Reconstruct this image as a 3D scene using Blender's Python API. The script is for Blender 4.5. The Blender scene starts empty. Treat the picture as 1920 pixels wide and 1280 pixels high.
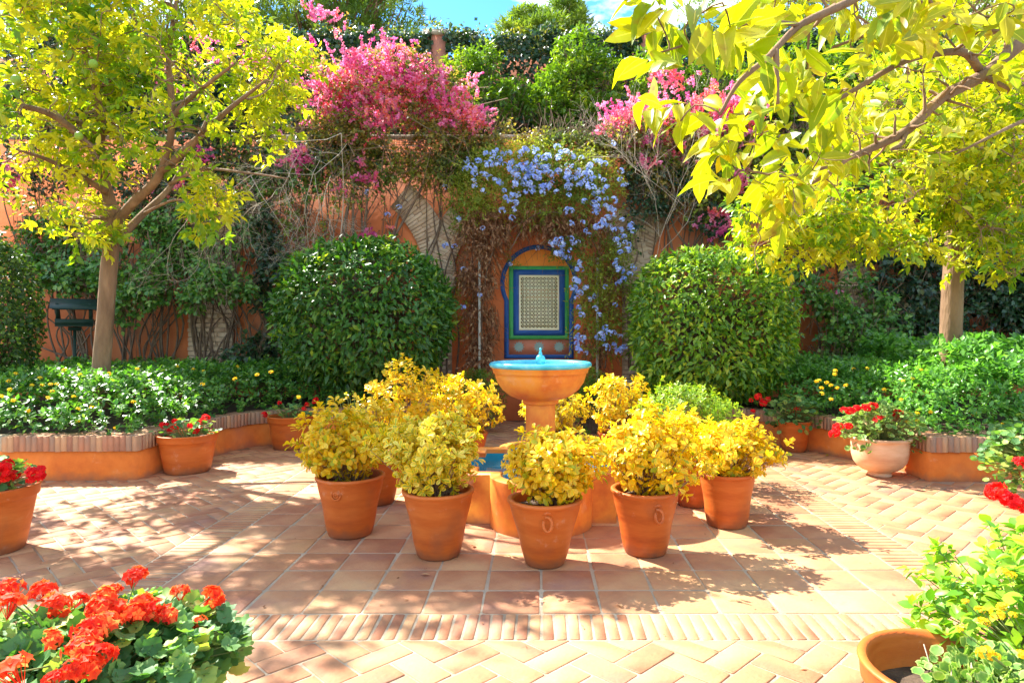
import bpy, math
import numpy as np
from mathutils import Vector, Matrix

S = bpy.context.scene
COL = S.collection
rad = math.radians
RN = np.random.RandomState(11)

# ---------------------------------------------------------------- camera
F = 1250.0          # focal length in pixels of the 1920 px wide photograph
CX, CY, CH = 1008.0, 617.0, 1.5
cd = bpy.data.cameras.new("camera"); cam = bpy.data.objects.new("camera", cd); COL.objects.link(cam)
cam.location = (0, 0, CH); cam.rotation_euler = (rad(90), 0, 0)
cd.sensor_width = 36; cd.lens = F / 1920 * 36
cd.shift_x = (960 - CX) / 1920; cd.shift_y = (CY - 640) / 1920
cd.clip_start = .05; cd.clip_end = 400
S.camera = cam

# ---------------------------------------------------------------- sky, sun, exposure
SUN_EL = rad(47); SX, SY = -.80, .60          # the sun stands behind the wall, to the left
w = bpy.data.worlds.new("World"); S.world = w; w.use_nodes = True
nt = w.node_tree; nt.nodes.clear()
def nn(t, k, **kw):
    n = t.nodes.new(k)
    for a, b in kw.items(): setattr(n, a, b)
    return n
out = nn(nt, 'ShaderNodeOutputWorld'); bg = nn(nt, 'ShaderNodeBackground')
sky = nn(nt, 'ShaderNodeTexSky', sky_type='NISHITA', sun_disc=False)
sky.sun_elevation = SUN_EL; sky.sun_rotation = math.atan2(SX, SY)
sky.air_density = 1.0; sky.dust_density = .2; sky.ozone_density = 2.0
tc = nn(nt, 'ShaderNodeTexCoord')
mp = nn(nt, 'ShaderNodeMapping'); mp.inputs['Scale'].default_value = (1, 1, 2.2); mp.inputs['Location'].default_value = (.35, .1, .2)
nz = nn(nt, 'ShaderNodeTexNoise'); nz.inputs['Scale'].default_value = 5.5; nz.inputs['Detail'].default_value = 9; nz.inputs['Roughness'].default_value = .58
rp = nn(nt, 'ShaderNodeValToRGB'); rp.color_ramp.elements[0].position = .46; rp.color_ramp.elements[1].position = .60
rp.color_ramp.elements[0].color = (0, 0, 0, 1); rp.color_ramp.elements[1].color = (1, 1, 1, 1)
mx = nn(nt, 'ShaderNodeMixRGB'); mx.inputs[2].default_value = (5.5, 5.7, 6.0, 1)
L = nt.links.new
L(tc.outputs['Generated'], mp.inputs[0]); L(mp.outputs[0], nz.inputs['Vector']); L(nz.outputs[0], rp.inputs[0])
hs_ = nn(nt, 'ShaderNodeHueSaturation'); hs_.inputs['Saturation'].default_value = 1.35; hs_.inputs['Value'].default_value = .9
L(rp.outputs[0], mx.inputs[0]); L(sky.outputs[0], hs_.inputs['Color']); L(hs_.outputs[0], mx.inputs[1]); L(mx.outputs[0], bg.inputs[0]); L(bg.outputs[0], out.inputs[0])
bg.inputs[1].default_value = .125
sd = bpy.data.lights.new("sun", 'SUN'); sun = bpy.data.objects.new("sun", sd); COL.objects.link(sun)
sd.energy = 5.0; sd.angle = rad(.55); sd.color = (1, .955, .87)
_c = math.cos(SUN_EL)
sun.rotation_euler = Vector((-SX*_c, -SY*_c, -math.sin(SUN_EL))).to_track_quat('-Z', 'Y').to_euler()
sun.location = (-20, 16, 22)
S.view_settings.view_transform = 'Standard'; S.view_settings.look = 'None'
S.view_settings.gamma = 1; S.view_settings.use_curve_mapping = False
S.view_settings.exposure = 1.96
S.cycles.max_bounces = 10; S.cycles.transmission_bounces = 8; S.cycles.transparent_max_bounces = 8; S.cycles.diffuse_bounces = 5

# ---------------------------------------------------------------- helpers
def P(px, py, Y):
    """a point of the place from a direction in the photograph and a distance"""
    return np.array(((px - CX) * Y / F, Y, CH - (py - CY) * Y / F))

def unit(v):
    v = np.asarray(v, float); n = np.linalg.norm(v, axis=-1, keepdims=True); n[n == 0] = 1
    return v / n

def wob(p, s=1.0, o=0.0):
    """cheap smooth 3-D noise, about -1..1"""
    p = np.asarray(p, float) * s + o
    x, y, z = p[..., 0], p[..., 1], p[..., 2]
    return (np.sin(1.7*x + 1.3*y + .6*z + np.sin(2.1*y - .7*z)) + np.sin(2.9*y - 1.9*z + np.sin(1.3*x + 2.3*z) + 1.1)
            + np.sin(3.7*z + 2.2*x - 1.1*y + 2.0) * .7 + np.sin(5.3*x - 4.1*z + 3.3*y) * .5) / 3.2

class G:
    """collects geometry; build() links it as ONE mesh object"""
    def __init__(s): s.v = []; s.f3 = []; s.f4 = []; s.r = []; s.e = []; s.n = 0; s.ng = []
    def add(s, v, f, rnd=0., edge=0.):
        v = np.asarray(v, float).reshape(-1, 3); m = len(v)
        f = np.asarray(f, int)
        (s.f3 if f.shape[1] == 3 else s.f4).append(f + s.n)
        s.v.append(v); s.n += m
        s.r.append(np.broadcast_to(rnd, (m,)).astype(float)); s.e.append(np.broadcast_to(edge, (m,)).astype(float))
    def addf(s, v, faces, rnd=0., edge=0.):
        """mixed polygons"""
        v = np.asarray(v, float).reshape(-1, 3); m = len(v)
        for f in faces:
            f = np.asarray(f, int) + s.n
            if len(f) == 3: s.f3.append(f[None])
            elif len(f) == 4: s.f4.append(f[None])
            else: s.ng.append(f)
        s.v.append(v); s.n += m
        s.r.append(np.broadcast_to(rnd, (m,)).astype(float)); s.e.append(np.broadcast_to(edge, (m,)).astype(float))
    def mesh(s, name, mat, smooth=False):
        me = bpy.data.meshes.new(name)
        v = np.concatenate(s.v)
        f3 = np.concatenate(s.f3) if s.f3 else np.zeros((0, 3), int)
        f4 = np.concatenate(s.f4) if s.f4 else np.zeros((0, 4), int)
        idx = [f3.ravel(), f4.ravel()] + [g for g in s.ng]
        tot = np.concatenate([np.full(len(f3), 3), np.full(len(f4), 4), np.array([len(g) for g in s.ng], int)]).astype(int)
        li = np.concatenate(idx).astype(np.int32)
        me.vertices.add(len(v)); me.vertices.foreach_set('co', v.astype(np.float32).ravel())
        me.loops.add(len(li)); me.loops.foreach_set('vertex_index', li)
        me.polygons.add(len(tot)); st = np.concatenate([[0], np.cumsum(tot)[:-1]]).astype(np.int32)
        me.polygons.foreach_set('loop_start', st)
        me.update(calc_edges=True)
        for nm, a in (('rnd', s.r), ('edge', s.e)):
            at = me.attributes.new(nm, 'FLOAT', 'POINT'); at.data.foreach_set('value', np.concatenate(a).astype(np.float32))
        if smooth: me.polygons.foreach_set('use_smooth', np.ones(len(tot), bool))
        me.materials.append(mat)
        return me
    def build(s, name, mat, parent=None, smooth=False, kind=None):
        if not s.v: return None
        return link(name, s.mesh(name, mat, smooth), parent, kind)

def link(name, me, parent=None, kind=None, M=None):
    o = bpy.data.objects.new(name, me); COL.objects.link(o)
    if parent is not None: o.parent = parent
    if M is not None: o.matrix_basis = M
    if kind: o['kind'] = kind
    return o

def tag(o, label=None, cat=None, group=None, kind=None):
    if label: o['label'] = label
    if cat: o['category'] = cat
    if group: o['group'] = group
    if kind: o['kind'] = kind
    return o

def thing(name, loc, label, cat, group=None):
    o = bpy.data.objects.new(name, None); COL.objects.link(o); o.location = loc; o.empty_display_size = .1
    return tag(o, label, cat, group)

# shapes -----------------------------------------------------------------------------
def box(g, a, b, rnd=0., edge=0.):
    (x0, y0, z0), (x1, y1, z1) = a, b
    v = [(x0,y0,z0),(x1,y0,z0),(x1,y1,z0),(x0,y1,z0),(x0,y0,z1),(x1,y0,z1),(x1,y1,z1),(x0,y1,z1)]
    g.add(v, [(0,3,2,1),(4,5,6,7),(0,1,5,4),(1,2,6,5),(2,3,7,6),(3,0,4,7)], rnd, edge)

def prism(g, poly, z0, z1, bev=.004, rnd=0.):
    """solid tile of a convex outline with a small chamfer round its top"""
    p = np.asarray(poly, float); n = len(p); c = p.mean(0)
    d = c - p; q = p + d / np.maximum(np.linalg.norm(d, axis=1, keepdims=True), 1e-6) * bev * 1.35
    v = np.concatenate([np.c_[p, np.full(n, z0)], np.c_[p, np.full(n, z1 - bev*.8)], np.c_[q, np.full(n, z1)]])
    f = []
    for i in range(n):
        j = (i + 1) % n
        f += [(i, j, n + j, n + i), (n + i, n + j, 2*n + j, 2*n + i)]
    f.append(tuple(range(2*n, 3*n)))
    g.addf(v, f, rnd)

def lathe(g, prof, n=32, c=(0, 0, 0), rnd=0., wavy=0., seed=0, cap_bottom=False):
    prof = np.asarray(prof, float); m = len(prof)
    a = np.linspace(0, 2*np.pi, n, endpoint=False)
    r = prof[:, 0][:, None] * (1 + wavy*np.sin(2*a + seed)[None] + wavy*.6*np.sin(3*a + 2*seed + prof[:, 1][:, None]*6))
    v = np.stack([c[0] + r*np.cos(a), c[1] + r*np.sin(a), c[2] + np.repeat(prof[:, 1][:, None], n, 1)], -1).reshape(-1, 3)
    i, j = np.meshgrid(np.arange(m-1), np.arange(n), indexing='ij'); i = i.ravel(); j = j.ravel(); k = (j+1) % n
    g.add(v, np.stack([i*n+j, i*n+k, (i+1)*n+k, (i+1)*n+j], -1), rnd)
    if cap_bottom: g.ng.append(np.arange(n)[::-1] + g.n - len(v))

def disc(g, r, z, n=24, c=(0, 0)):
    a = np.linspace(0, 2*np.pi, n, endpoint=False)
    g.addf(np.stack([c[0]+r*np.cos(a), c[1]+r*np.sin(a), np.full(n, z)], -1), [tuple(range(n))])

def catmull(pts, n):
    p = np.asarray(pts, float)
    if len(p) == 2: return p[0] + (p[1]-p[0]) * np.linspace(0, 1, n)[:, None]
    q = np.vstack([2*p[0]-p[1], p, 2*p[-1]-p[-2]])
    t = np.linspace(0, len(p)-1 - 1e-6, n); i = t.astype(int); u = (t - i)[:, None]
    a, b, c, d = q[i], q[i+1], q[i+2], q[i+3]
    return .5*((2*b) + (c-a)*u + (2*a-5*b+4*c-d)*u**2 + (3*b-a-3*c+d)*u**3)

def tube(g, pts, radii, n=7, rnd=0., knob=0., seed=0, cap=True):
    p = np.asarray(pts, float); m = len(p); rr = np.interp(np.linspace(0, 1, m), np.linspace(0, 1, len(np.atleast_1d(radii))), np.atleast_1d(radii))
    t = unit(np.gradient(p, axis=0)); ref = np.array((.31, .87, .38)) if abs(t[0][2]) > .8 else np.array((0, 0, 1.))
    x = unit(np.cross(t, ref)); y = np.cross(t, x)
    a = np.linspace(0, 2*np.pi, n, endpoint=False)
    rad_ = rr[:, None] * (1 + knob*wob(np.stack(np.broadcast_arrays(np.arange(m)[:, None]*.45, 2*np.cos(a)[None], 2*np.sin(a)[None]), -1), 1, seed))
    v = p[:, None] + rad_[..., None] * (np.cos(a)[None, :, None]*x[:, None] + np.sin(a)[None, :, None]*y[:, None])
    i, j = np.meshgrid(np.arange(m-1), np.arange(n), indexing='ij'); i = i.ravel(); j = j.ravel(); k = (j+1) % n
    g.add(v.reshape(-1, 3), np.stack([i*n+j, i*n+k, (i+1)*n+k, (i+1)*n+j], -1), rnd)
    if cap: g.ng.append(np.arange(n) + g.n - n); g.ng.append(np.arange(n)[::-1] + g.n - m*n)

def segs(g, A, B, ra, rb, rnd=0.):
    """many three-sided twigs at once"""
    A = np.asarray(A, float); B = np.asarray(B, float); N = len(A)
    if N == 0: return
    t = unit(B - A); x = unit(np.cross(t, (.2, .3, .93))); y = np.cross(t, x)
    ra = np.broadcast_to(ra, (N,)); rb = np.broadcast_to(rb, (N,)); V = []
    for q, r in ((A, ra), (B, rb)):
        for k in range(3):
            a = k * 2.0944
            V.append(q + r[:, None] * (math.cos(a)*x + math.sin(a)*y))
    v = np.stack(V, 1).reshape(-1, 3); b = np.arange(N)[:, None] * 6
    f = np.concatenate([b + np.array(q) for q in ((0, 1, 4, 3), (1, 2, 5, 4), (2, 0, 3, 5))])
    g.add(v, f, np.repeat(np.broadcast_to(rnd, (N,)), 6))

# leaf templates: vertices, triangles, edge value (0 on the midrib, 1 on the margin)
T2 = (np.array([(0,0,0),(-.5,.5,.04),(.5,.5,.04),(0,1,-.04)]), np.array([(0,2,1),(1,2,3)]), np.array([0,1,1,.6]))
T4 = (np.array([(0,0,0),(-.5,.45,.05),(0,.5,-.05),(.5,.45,.05),(0,1,-.14)]), np.array([(0,2,1),(0,3,2),(1,2,4),(2,3,4)]), np.array([.1,1,0,1,.9]))
T8 = (np.array([(0,0,0),(0,.33,-.03),(0,.68,-.06),(0,1,-.2),(-.46,.28,.05),(.46,.28,.05),(-.4,.66,.0),(.4,.66,.0)]),
      np.array([(0,1,4),(0,5,1),(4,1,2),(4,2,6),(1,5,7),(1,7,2),(6,2,3),(2,7,3)]), np.array([0,0,0,.7,1,1,1,1]))
TR = (np.array([(0,0,0),(0,.35,-.03),(0,.72,-.05),(0,1,-.12),(-.26,.28,.03),(.26,.28,.03),(-.5,.62,.05),(.5,.62,.05),(-.34,.92,-.02),(.34,.92,-.02)]),
      np.array([(0,1,4),(0,5,1),(4,1,2),(4,2,6),(1,5,7),(1,7,2),(6,2,8),(2,7,9),(8,2,3),(2,9,3)]), np.array([0,0,0,.8,1,1,1,1,1,1]))
def _t12(droop=.2, fold=.07, skew=0., twist=0.):
    y = [0, .2, .45, .72, 1]; wd = [0, .40, .5, .34, 0]; dr = [-droop*q**1.8 for q in y]; sk_ = [skew*q*q for q in y]
    v = [(sk_[i], y[i], dr[i]) for i in range(5)] + [(sk_[i]-wd[i], y[i]+.03, dr[i]+(fold-twist*y[i])*wd[i]*2) for i in (1,2,3)] + [(sk_[i]+wd[i], y[i]+.03, dr[i]+(fold+twist*y[i])*wd[i]*2) for i in (1,2,3)]
    f = [(0,1,5),(5,1,2),(5,2,6),(6,2,3),(6,3,7),(7,3,4),(0,8,1),(8,9,1),(1,9,2),(9,10,2),(2,10,3),(10,4,3)]
    return np.array(v), np.array(f), np.array([0,0,0,0,.8,1,1,1,1,1,1])
T12 = _t12()
T12S = [_t12(), _t12(.42, .16, .18, .10), _t12(.05, .03, -.15, .02), _t12(.55, .22, .05, -.14), _t12(.28, .0, -.3, .12)]
def _tg(n=13):
    a = np.linspace(-2.75, 2.75, n); r = .52*(1 + .09*np.cos(a*7.5))
    v = [(0, .38, -.05)] + [(r[i]*math.sin(a[i]), .42 + r[i]*math.cos(a[i]), .10 + .05*math.cos(i*2.6)) for i in range(n)] + [(0, 0, .0)]
    f = [(0, i+1, i+2)[::-1] for i in range(n-1)] + [(0, n, n+1)[::-1], (0, n+1, 1)[::-1]]
    return np.array(v), np.array(f), np.array([0.] + [1.]*n + [.5])
TG = _tg()
def _tg2(n=25):
    a = np.linspace(-2.8, 2.8, n); r = .50*(1 + .10*np.cos(a*5.6) + .055*np.cos(np.arange(n)*math.pi))
    v = [(0, .36, -.07)] + [(r[i]*math.sin(a[i]), .42 + r[i]*math.cos(a[i]), .10 + .06*math.cos(a[i]*5.6)) for i in range(n)] + [(0, 0, .0)]
    f = [(0, i+2, i+1) for i in range(n-1)] + [(0, n+1, n), (0, 1, n+1)]
    return np.array(v), np.array(f), np.array([0.] + [1.]*n + [.5])
TG2 = _tg2()

def leaves(g, pos, d, nrm, ln, wd, T=T4, rnd=None, rng=RN):
    N = len(pos)
    if N == 0: return
    v, f, e = T; m = len(v)
    y = unit(d); x = unit(np.cross(y, nrm)); z = np.cross(x, y)
    ln = np.broadcast_to(ln, (N,)); wd = np.broadcast_to(wd, (N,))
    sx = (ln*wd)[:, None, None]; sy = ln[:, None, None]
    V = pos[:, None] + v[None, :, 0, None]*x[:, None]*sx + v[None, :, 1, None]*y[:, None]*sy + v[None, :, 2, None]*z[:, None]*sy
    fa = (np.arange(N)[:, None, None]*m + f[None]).reshape(-1, 3)
    if rnd is None: rnd = rng.rand(N)
    g.add(V.reshape(-1, 3), fa, np.repeat(rnd, m), np.tile(e, N))

def rdir(rng, n): return unit(rng.normal(size=(n, 3)))

def sprays(rng, C, D, k, L, leaf, spread=.9, droop=.15, t0=.2, up=.6, base=.45, var=.25):
    """k leaves along each twig C -> C + D*L; returns pos, dir, normal, length"""
    N = len(C); D = unit(D); L = np.broadcast_to(L, (N,))
    t = t0 + (1-t0) * (np.arange(k) + rng.rand(N, k)*.6) / k
    pos = C[:, None] + D[:, None]*(L[:, None]*t)[..., None]
    r = rng.normal(size=(N, k, 3)); r -= (r*D[:, None]).sum(-1, keepdims=True)*D[:, None]; r = unit(r)
    d = D[:, None]*(base + .35*t)[..., None] + r*spread + np.array((0, 0, -droop))
    nr = np.array((0, 0, up)) + rng.normal(size=(N, k, 3))*.38 + D[:, None]*.35
    ln = leaf*(1 + var*(rng.rand(N, k)*2-1))
    return pos.reshape(-1, 3), unit(d.reshape(-1, 3)), nr.reshape(-1, 3), ln.reshape(-1)

def blob(rng, n, blobs, gap=0., gs=1.0, shell=.0):
    """points in a cloud of ellipsoids given as (px, py, rx, ry, Y, rY, weight) of the photograph"""
    B = np.array(blobs, float); w_ = B[:, 6]*B[:, 2]*B[:, 3]; w_ = w_/w_.sum()
    out_ = []; got = 0; cen = []
    while got < n:
        m = n*2; i = rng.choice(len(B), m, p=w_)
        u = rdir(rng, m) * (rng.rand(m)**(1/3 if shell == 0 else 1/(3+shell*9)))[:, None]
        Y = B[i, 4] + u[:, 1]*B[i, 5]
        px = B[i, 0] + u[:, 0]*B[i, 2]; py = B[i, 1] + u[:, 2]*B[i, 3]
        p = np.stack([(px-CX)*B[i, 4]/F, Y, CH-(py-CY)*B[i, 4]/F], -1)
        c = np.stack([(B[i, 0]-CX)*B[i, 4]/F, B[i, 4], CH-(B[i, 1]-CY)*B[i, 4]/F], -1)
        if gap: ok = wob(p, gs, 4.2) > gap - rng.rand(m)*.35
        else: ok = np.ones(m, bool)
        out_.append(p[ok]); cen.append(c[ok]); got += ok.sum()
    return np.concatenate(out_)[:n], np.concatenate(cen)[:n]

# materials ---------------------------------------------------------------------------
def newmat(name):
    m = bpy.data.materials.new(name); m.use_nodes = True
    t = m.node_tree; t.nodes.clear(); return m, t

def ramp(t, stops):
    r = t.nodes.new('ShaderNodeValToRGB'); e = r.color_ramp.elements
    while len(e) < len(stops): e.new(.5)
    for i, (p, c) in enumerate(stops): e[i].position = p; e[i].color = (*c, 1)
    return r

def rnd_node(t):
    a = nn(t, 'ShaderNodeAttribute', attribute_name='rnd'); o = nn(t, 'ShaderNodeObjectInfo')
    s = nn(t, 'ShaderNodeMath', operation='ADD'); f = nn(t, 'ShaderNodeMath', operation='FRACT')
    t.links.new(a.outputs['Fac'], s.inputs[0]); t.links.new(o.outputs['Random'], s.inputs[1]); t.links.new(s.outputs[0], f.inputs[0])
    return f

def leafmat(name, stops, margin=None, trans=.42, tint=(1.5, 1.45, .5), rough=.42, thr=(.35, .6), spec=.4, patch=None, spots=0):
    """thin leaf: glossy reflection plus light through the blade; margin = colour of a variegated edge"""
    m, t = newmat(name); l = t.links.new
    r = ramp(t, stops); f = rnd_node(t)
    src = f
    if patch:                                   # slow drift of colour through the plant
        geo = nn(t, 'ShaderNodeNewGeometry'); n_ = nn(t, 'ShaderNodeTexNoise'); n_.inputs['Scale'].default_value = patch
        l(geo.outputs['Position'], n_.inputs['Vector'])
        mm = nn(t, 'ShaderNodeMapRange'); mm.inputs[1].default_value = .33; mm.inputs[2].default_value = .67
        l(n_.outputs[0], mm.inputs[0])
        a = nn(t, 'ShaderNodeMix'); a.inputs[0].default_value = .6
        l(f.outputs[0], a.inputs[2]); l(mm.outputs[0], a.inputs[3]); l(a.outputs[0], r.inputs[0])
    else: l(f.outputs[0], r.inputs[0])
    col = r.outputs[0]
    if margin:
        e = nn(t, 'ShaderNodeAttribute', attribute_name='edge')
        mr = nn(t, 'ShaderNodeMapRange'); mr.inputs[1].default_value = thr[0]; mr.inputs[2].default_value = thr[1]
        l(e.outputs['Fac'], mr.inputs[0])
        m2 = ramp(t, margin); l(f.outputs[0], m2.inputs[0])
        x = nn(t, 'ShaderNodeMixRGB'); l(mr.outputs[0], x.inputs[0]); l(col, x.inputs[1]); l(m2.outputs[0], x.inputs[2]); col = x.outputs[0]
    if spots:                                   # blemishes and browned flecks on the blade
        g_ = nn(t, 'ShaderNodeNewGeometry'); n5 = nn(t, 'ShaderNodeTexNoise'); n5.inputs['Scale'].default_value = spots; n5.inputs['Detail'].default_value = 3; l(g_.outputs['Position'], n5.inputs['Vector'])
        q5 = nn(t, 'ShaderNodeMapRange'); q5.inputs[1].default_value = .60; q5.inputs[2].default_value = .72; q5.inputs[4].default_value = .75; l(n5.outputs[0], q5.inputs[0])
        x5 = nn(t, 'ShaderNodeMixRGB'); l(q5.outputs[0], x5.inputs[0]); l(col, x5.inputs[1]); x5.inputs[2].default_value = (.30, .17, .03, 1); col = x5.outputs[0]
    bs = nn(t, 'ShaderNodeBsdfPrincipled'); bs.inputs['Roughness'].default_value = rough; bs.inputs['Specular IOR Level'].default_value = spec
    tr = nn(t, 'ShaderNodeBsdfTranslucent'); mu = nn(t, 'ShaderNodeMixRGB', blend_type='MULTIPLY'); mu.inputs[0].default_value = 1
    mu.inputs[2].default_value = (*tint, 1); l(col, mu.inputs[1]); l(mu.outputs[0], tr.inputs[0]); l(col, bs.inputs['Base Color'])
    ms = nn(t, 'ShaderNodeMixShader'); ms.inputs[0].default_value = trans; o = nn(t, 'ShaderNodeOutputMaterial')
    l(bs.outputs[0], ms.inputs[1]); l(tr.outputs[0], ms.inputs[2]); l(ms.outputs[0], o.inputs[0])
    return m

def mat(name, stops, scale=4., detail=6, rough=.85, bump=.3, bscale=30., rmix=0., stretch=(1, 1, 1), spec=.3, stain=None, metal=0., space='Object', bdist=.01, dirt=None, bloom=None):
    """noise-coloured solid; rmix lets every piece differ; stain = (colour, scale, lo, hi)"""
    m, t = newmat(name); l = t.links.new
    c = nn(t, 'ShaderNodeTexCoord'); mpn = nn(t, 'ShaderNodeMapping'); mpn.inputs['Scale'].default_value = stretch
    if space == 'World':
        gg = nn(t, 'ShaderNodeNewGeometry'); l(gg.outputs['Position'], mpn.inputs[0])
    else: l(c.outputs['Object'], mpn.inputs[0])
    n1 = nn(t, 'ShaderNodeTexNoise'); n1.inputs['Scale'].default_value = scale; n1.inputs['Detail'].default_value = detail; n1.inputs['Roughness'].default_value = .62
    l(mpn.outputs[0], n1.inputs['Vector'])
    r = ramp(t, stops)
    if rmix:
        f = rnd_node(t); a = nn(t, 'ShaderNodeMix'); a.inputs[0].default_value = rmix
        k = nn(t, 'ShaderNodeMapRange'); k.inputs[1].default_value = .3; k.inputs[2].default_value = .7; l(n1.outputs[0], k.inputs[0])
        l(k.outputs[0], a.inputs[2]); l(f.outputs[0], a.inputs[3]); l(a.outputs[0], r.inputs[0])
    else:
        k = nn(t, 'ShaderNodeMapRange'); k.inputs[1].default_value = .28; k.inputs[2].default_value = .72; l(n1.outputs[0], k.inputs[0]); l(k.outputs[0], r.inputs[0])
    col = r.outputs[0]
    if stain:
        sc, ss, lo, hi = stain; gg2 = nn(t, 'ShaderNodeNewGeometry')
        n3 = nn(t, 'ShaderNodeTexNoise'); n3.inputs['Scale'].default_value = ss; n3.inputs['Detail'].default_value = 8; l(gg2.outputs['Position'], n3.inputs['Vector'])
        mr = nn(t, 'ShaderNodeMapRange'); mr.inputs[1].default_value = lo; mr.inputs[2].default_value = hi; l(n3.outputs[0], mr.inputs[0])
        x = nn(t, 'ShaderNodeMixRGB'); l(mr.outputs[0], x.inputs[0]); l(col, x.inputs[1]); x.inputs[2].default_value = (*sc, 1); col = x.outputs[0]
    if bloom:                                   # lime bloom in patches
        bc, bs_, b0, b1 = bloom; g7 = nn(t, 'ShaderNodeNewGeometry'); n7 = nn(t, 'ShaderNodeTexNoise'); n7.inputs['Scale'].default_value = bs_; n7.inputs['Detail'].default_value = 9; n7.inputs['Roughness'].default_value = .7; l(g7.outputs['Position'], n7.inputs['Vector'])
        q7 = nn(t, 'ShaderNodeMapRange'); q7.inputs[1].default_value = b0; q7.inputs[2].default_value = b1; q7.inputs[4].default_value = .6; l(n7.outputs[0], q7.inputs[0])
        x7 = nn(t, 'ShaderNodeMixRGB'); l(q7.outputs[0], x7.inputs[0]); l(col, x7.inputs[1]); x7.inputs[2].default_value = (*bc, 1); col = x7.outputs[0]
    if dirt:                                    # splash dirt and damp just above the ground, with a ragged edge
        dc, dh = dirt; g8 = nn(t, 'ShaderNodeNewGeometry'); s8 = nn(t, 'ShaderNodeSeparateXYZ'); l(g8.outputs['Position'], s8.inputs[0])
        n8 = nn(t, 'ShaderNodeTexNoise'); n8.inputs['Scale'].default_value = 9; n8.inputs['Detail'].default_value = 8; l(g8.outputs['Position'], n8.inputs['Vector'])
        a8 = nn(t, 'ShaderNodeMath', operation='MULTIPLY_ADD'); l(n8.outputs[0], a8.inputs[0]); a8.inputs[1].default_value = -2.4*dh; l(s8.outputs['Z'], a8.inputs[2])
        q8 = nn(t, 'ShaderNodeMapRange'); q8.inputs[1].default_value = -1.3*dh; q8.inputs[2].default_value = .1*dh; q8.inputs[3].default_value = .75; q8.inputs[4].default_value = 0; l(a8.outputs[0], q8.inputs[0])
        x8 = nn(t, 'ShaderNodeMixRGB'); l(q8.outputs[0], x8.inputs[0]); l(col, x8.inputs[1]); x8.inputs[2].default_value = (*dc, 1); col = x8.outputs[0]
    bs = nn(t, 'ShaderNodeBsdfPrincipled'); bs.inputs['Roughness'].default_value = rough; bs.inputs['Specular IOR Level'].default_value = spec; bs.inputs['Metallic'].default_value = metal
    l(col, bs.inputs['Base Color'])
    if bump:
        n2 = nn(t, 'ShaderNodeTexNoise'); n2.inputs['Scale'].default_value = bscale; n2.inputs['Detail'].default_value = 6; l(mpn.outputs[0], n2.inputs['Vector'])
        b = nn(t, 'ShaderNodeBump'); b.inputs['Strength'].default_value = bump; b.inputs['Distance'].default_value = bdist; l(n2.outputs[0], b.inputs['Height']); l(b.outputs[0], bs.inputs['Normal'])
    o = nn(t, 'ShaderNodeOutputMaterial'); l(bs.outputs[0], o.inputs[0])
    return m
# ================================================================ materials
M_tile = mat('floor_terracotta', [(0, (.28,.092,.045)), (.3, (.37,.155,.07)), (.6, (.45,.22,.10)), (.85, (.49,.27,.12)), (1, (.33,.16,.08))], scale=3.2, rmix=.5, rough=.72, bump=.3, bscale=45, stain=((.26,.13,.10), 2.0, .54, .8), bloom=((.50,.34,.21), 5.5, .60, .84), spec=.35)
M_mortar = mat('mortar', [(0, (.26,.19,.12)), (1, (.50,.39,.26))], scale=2.5, bump=.6, bscale=60, space='World')
M_cap = mat('cap_brick', [(0, (.20,.10,.06)), (.25, (.42,.18,.09)), (.5, (.30,.18,.11)), (.75, (.50,.26,.12)), (1, (.40,.29,.19))], scale=9, rmix=.7, bump=.6, bscale=40, stretch=(1,1,.5))
M_pierb = mat('pier_brick', [(0, (.36,.22,.13)), (.4, (.50,.34,.22)), (.75, (.60,.44,.29)), (1, (.44,.36,.27))], scale=8, rmix=.6, bump=.6, bscale=40)
M_orange = mat('orange_plaster', [(0, (.60,.12,.018)), (.5, (.78,.20,.028)), (1, (.84,.28,.06))], scale=2.6, bump=.25, bscale=14, space='World', stain=((.52,.14,.05), 1.7, .58, .75), bloom=((.80,.50,.30), 4.0, .62, .8), dirt=((.30,.13,.07), .06))
M_wall = mat('wall_plaster', [(0, (.46,.10,.035)), (.45, (.62,.165,.05)), (.8, (.70,.23,.08)), (1, (.62,.28,.14))], scale=.9, detail=10, bump=.35, bscale=9, space='World', stain=((.38,.14,.08), .9, .55, .78))
M_pillar = mat('pillar_plaster', [(0, (.50,.17,.10)), (1, (.66,.28,.18))], scale=2, bump=.2, bscale=12, space='World')
M_stone = mat('coping_stone', [(0, (.35,.28,.2)), (1, (.52,.44,.33))], scale=6, bump=.5)
M_soil = mat('soil', [(0, (.045,.028,.018)), (1, (.13,.085,.055))], scale=14, bump=1.0, bscale=50, rough=1, space='World')
M_pot = mat('terracotta_pot', [(0, (.33,.060,.010)), (.4, (.48,.105,.015)), (.75, (.56,.145,.025)), (1, (.56,.21,.07))], scale=2.2, rmix=.3, rough=.48, bump=.16, bscale=9, stretch=(1,1,5), stain=((.24,.08,.035), 3.0, .58, .82), bloom=((.66,.42,.28), 7.0, .60, .78), dirt=((.13,.07,.045), .07))
M_potpale = mat('pale_glazed_pot', [(0, (.52,.26,.13)), (.5, (.68,.42,.24)), (1, (.78,.58,.40))], scale=1.7, rough=.6, bump=.2, bscale=8, stretch=(1,1,4))
M_fount = mat('fountain_plaster', [(0, (.58,.12,.02)), (.35, (.74,.20,.03)), (.7, (.84,.31,.04)), (1, (.78,.32,.12))], scale=3.4, detail=9, rough=.55, bump=.15, bscale=10, space='World', stain=((.52,.12,.025), 4.5, .54, .75), bloom=((.84,.52,.32), 5.0, .60, .78), dirt=((.34,.12,.05), .05))
M_turq = mat('turquoise_glaze', [(0, (.03,.38,.48)), (.6, (.10,.55,.66)), (1, (.28,.66,.74))], scale=5, rough=.18, bump=.08, bscale=14, spec=.6)
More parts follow.
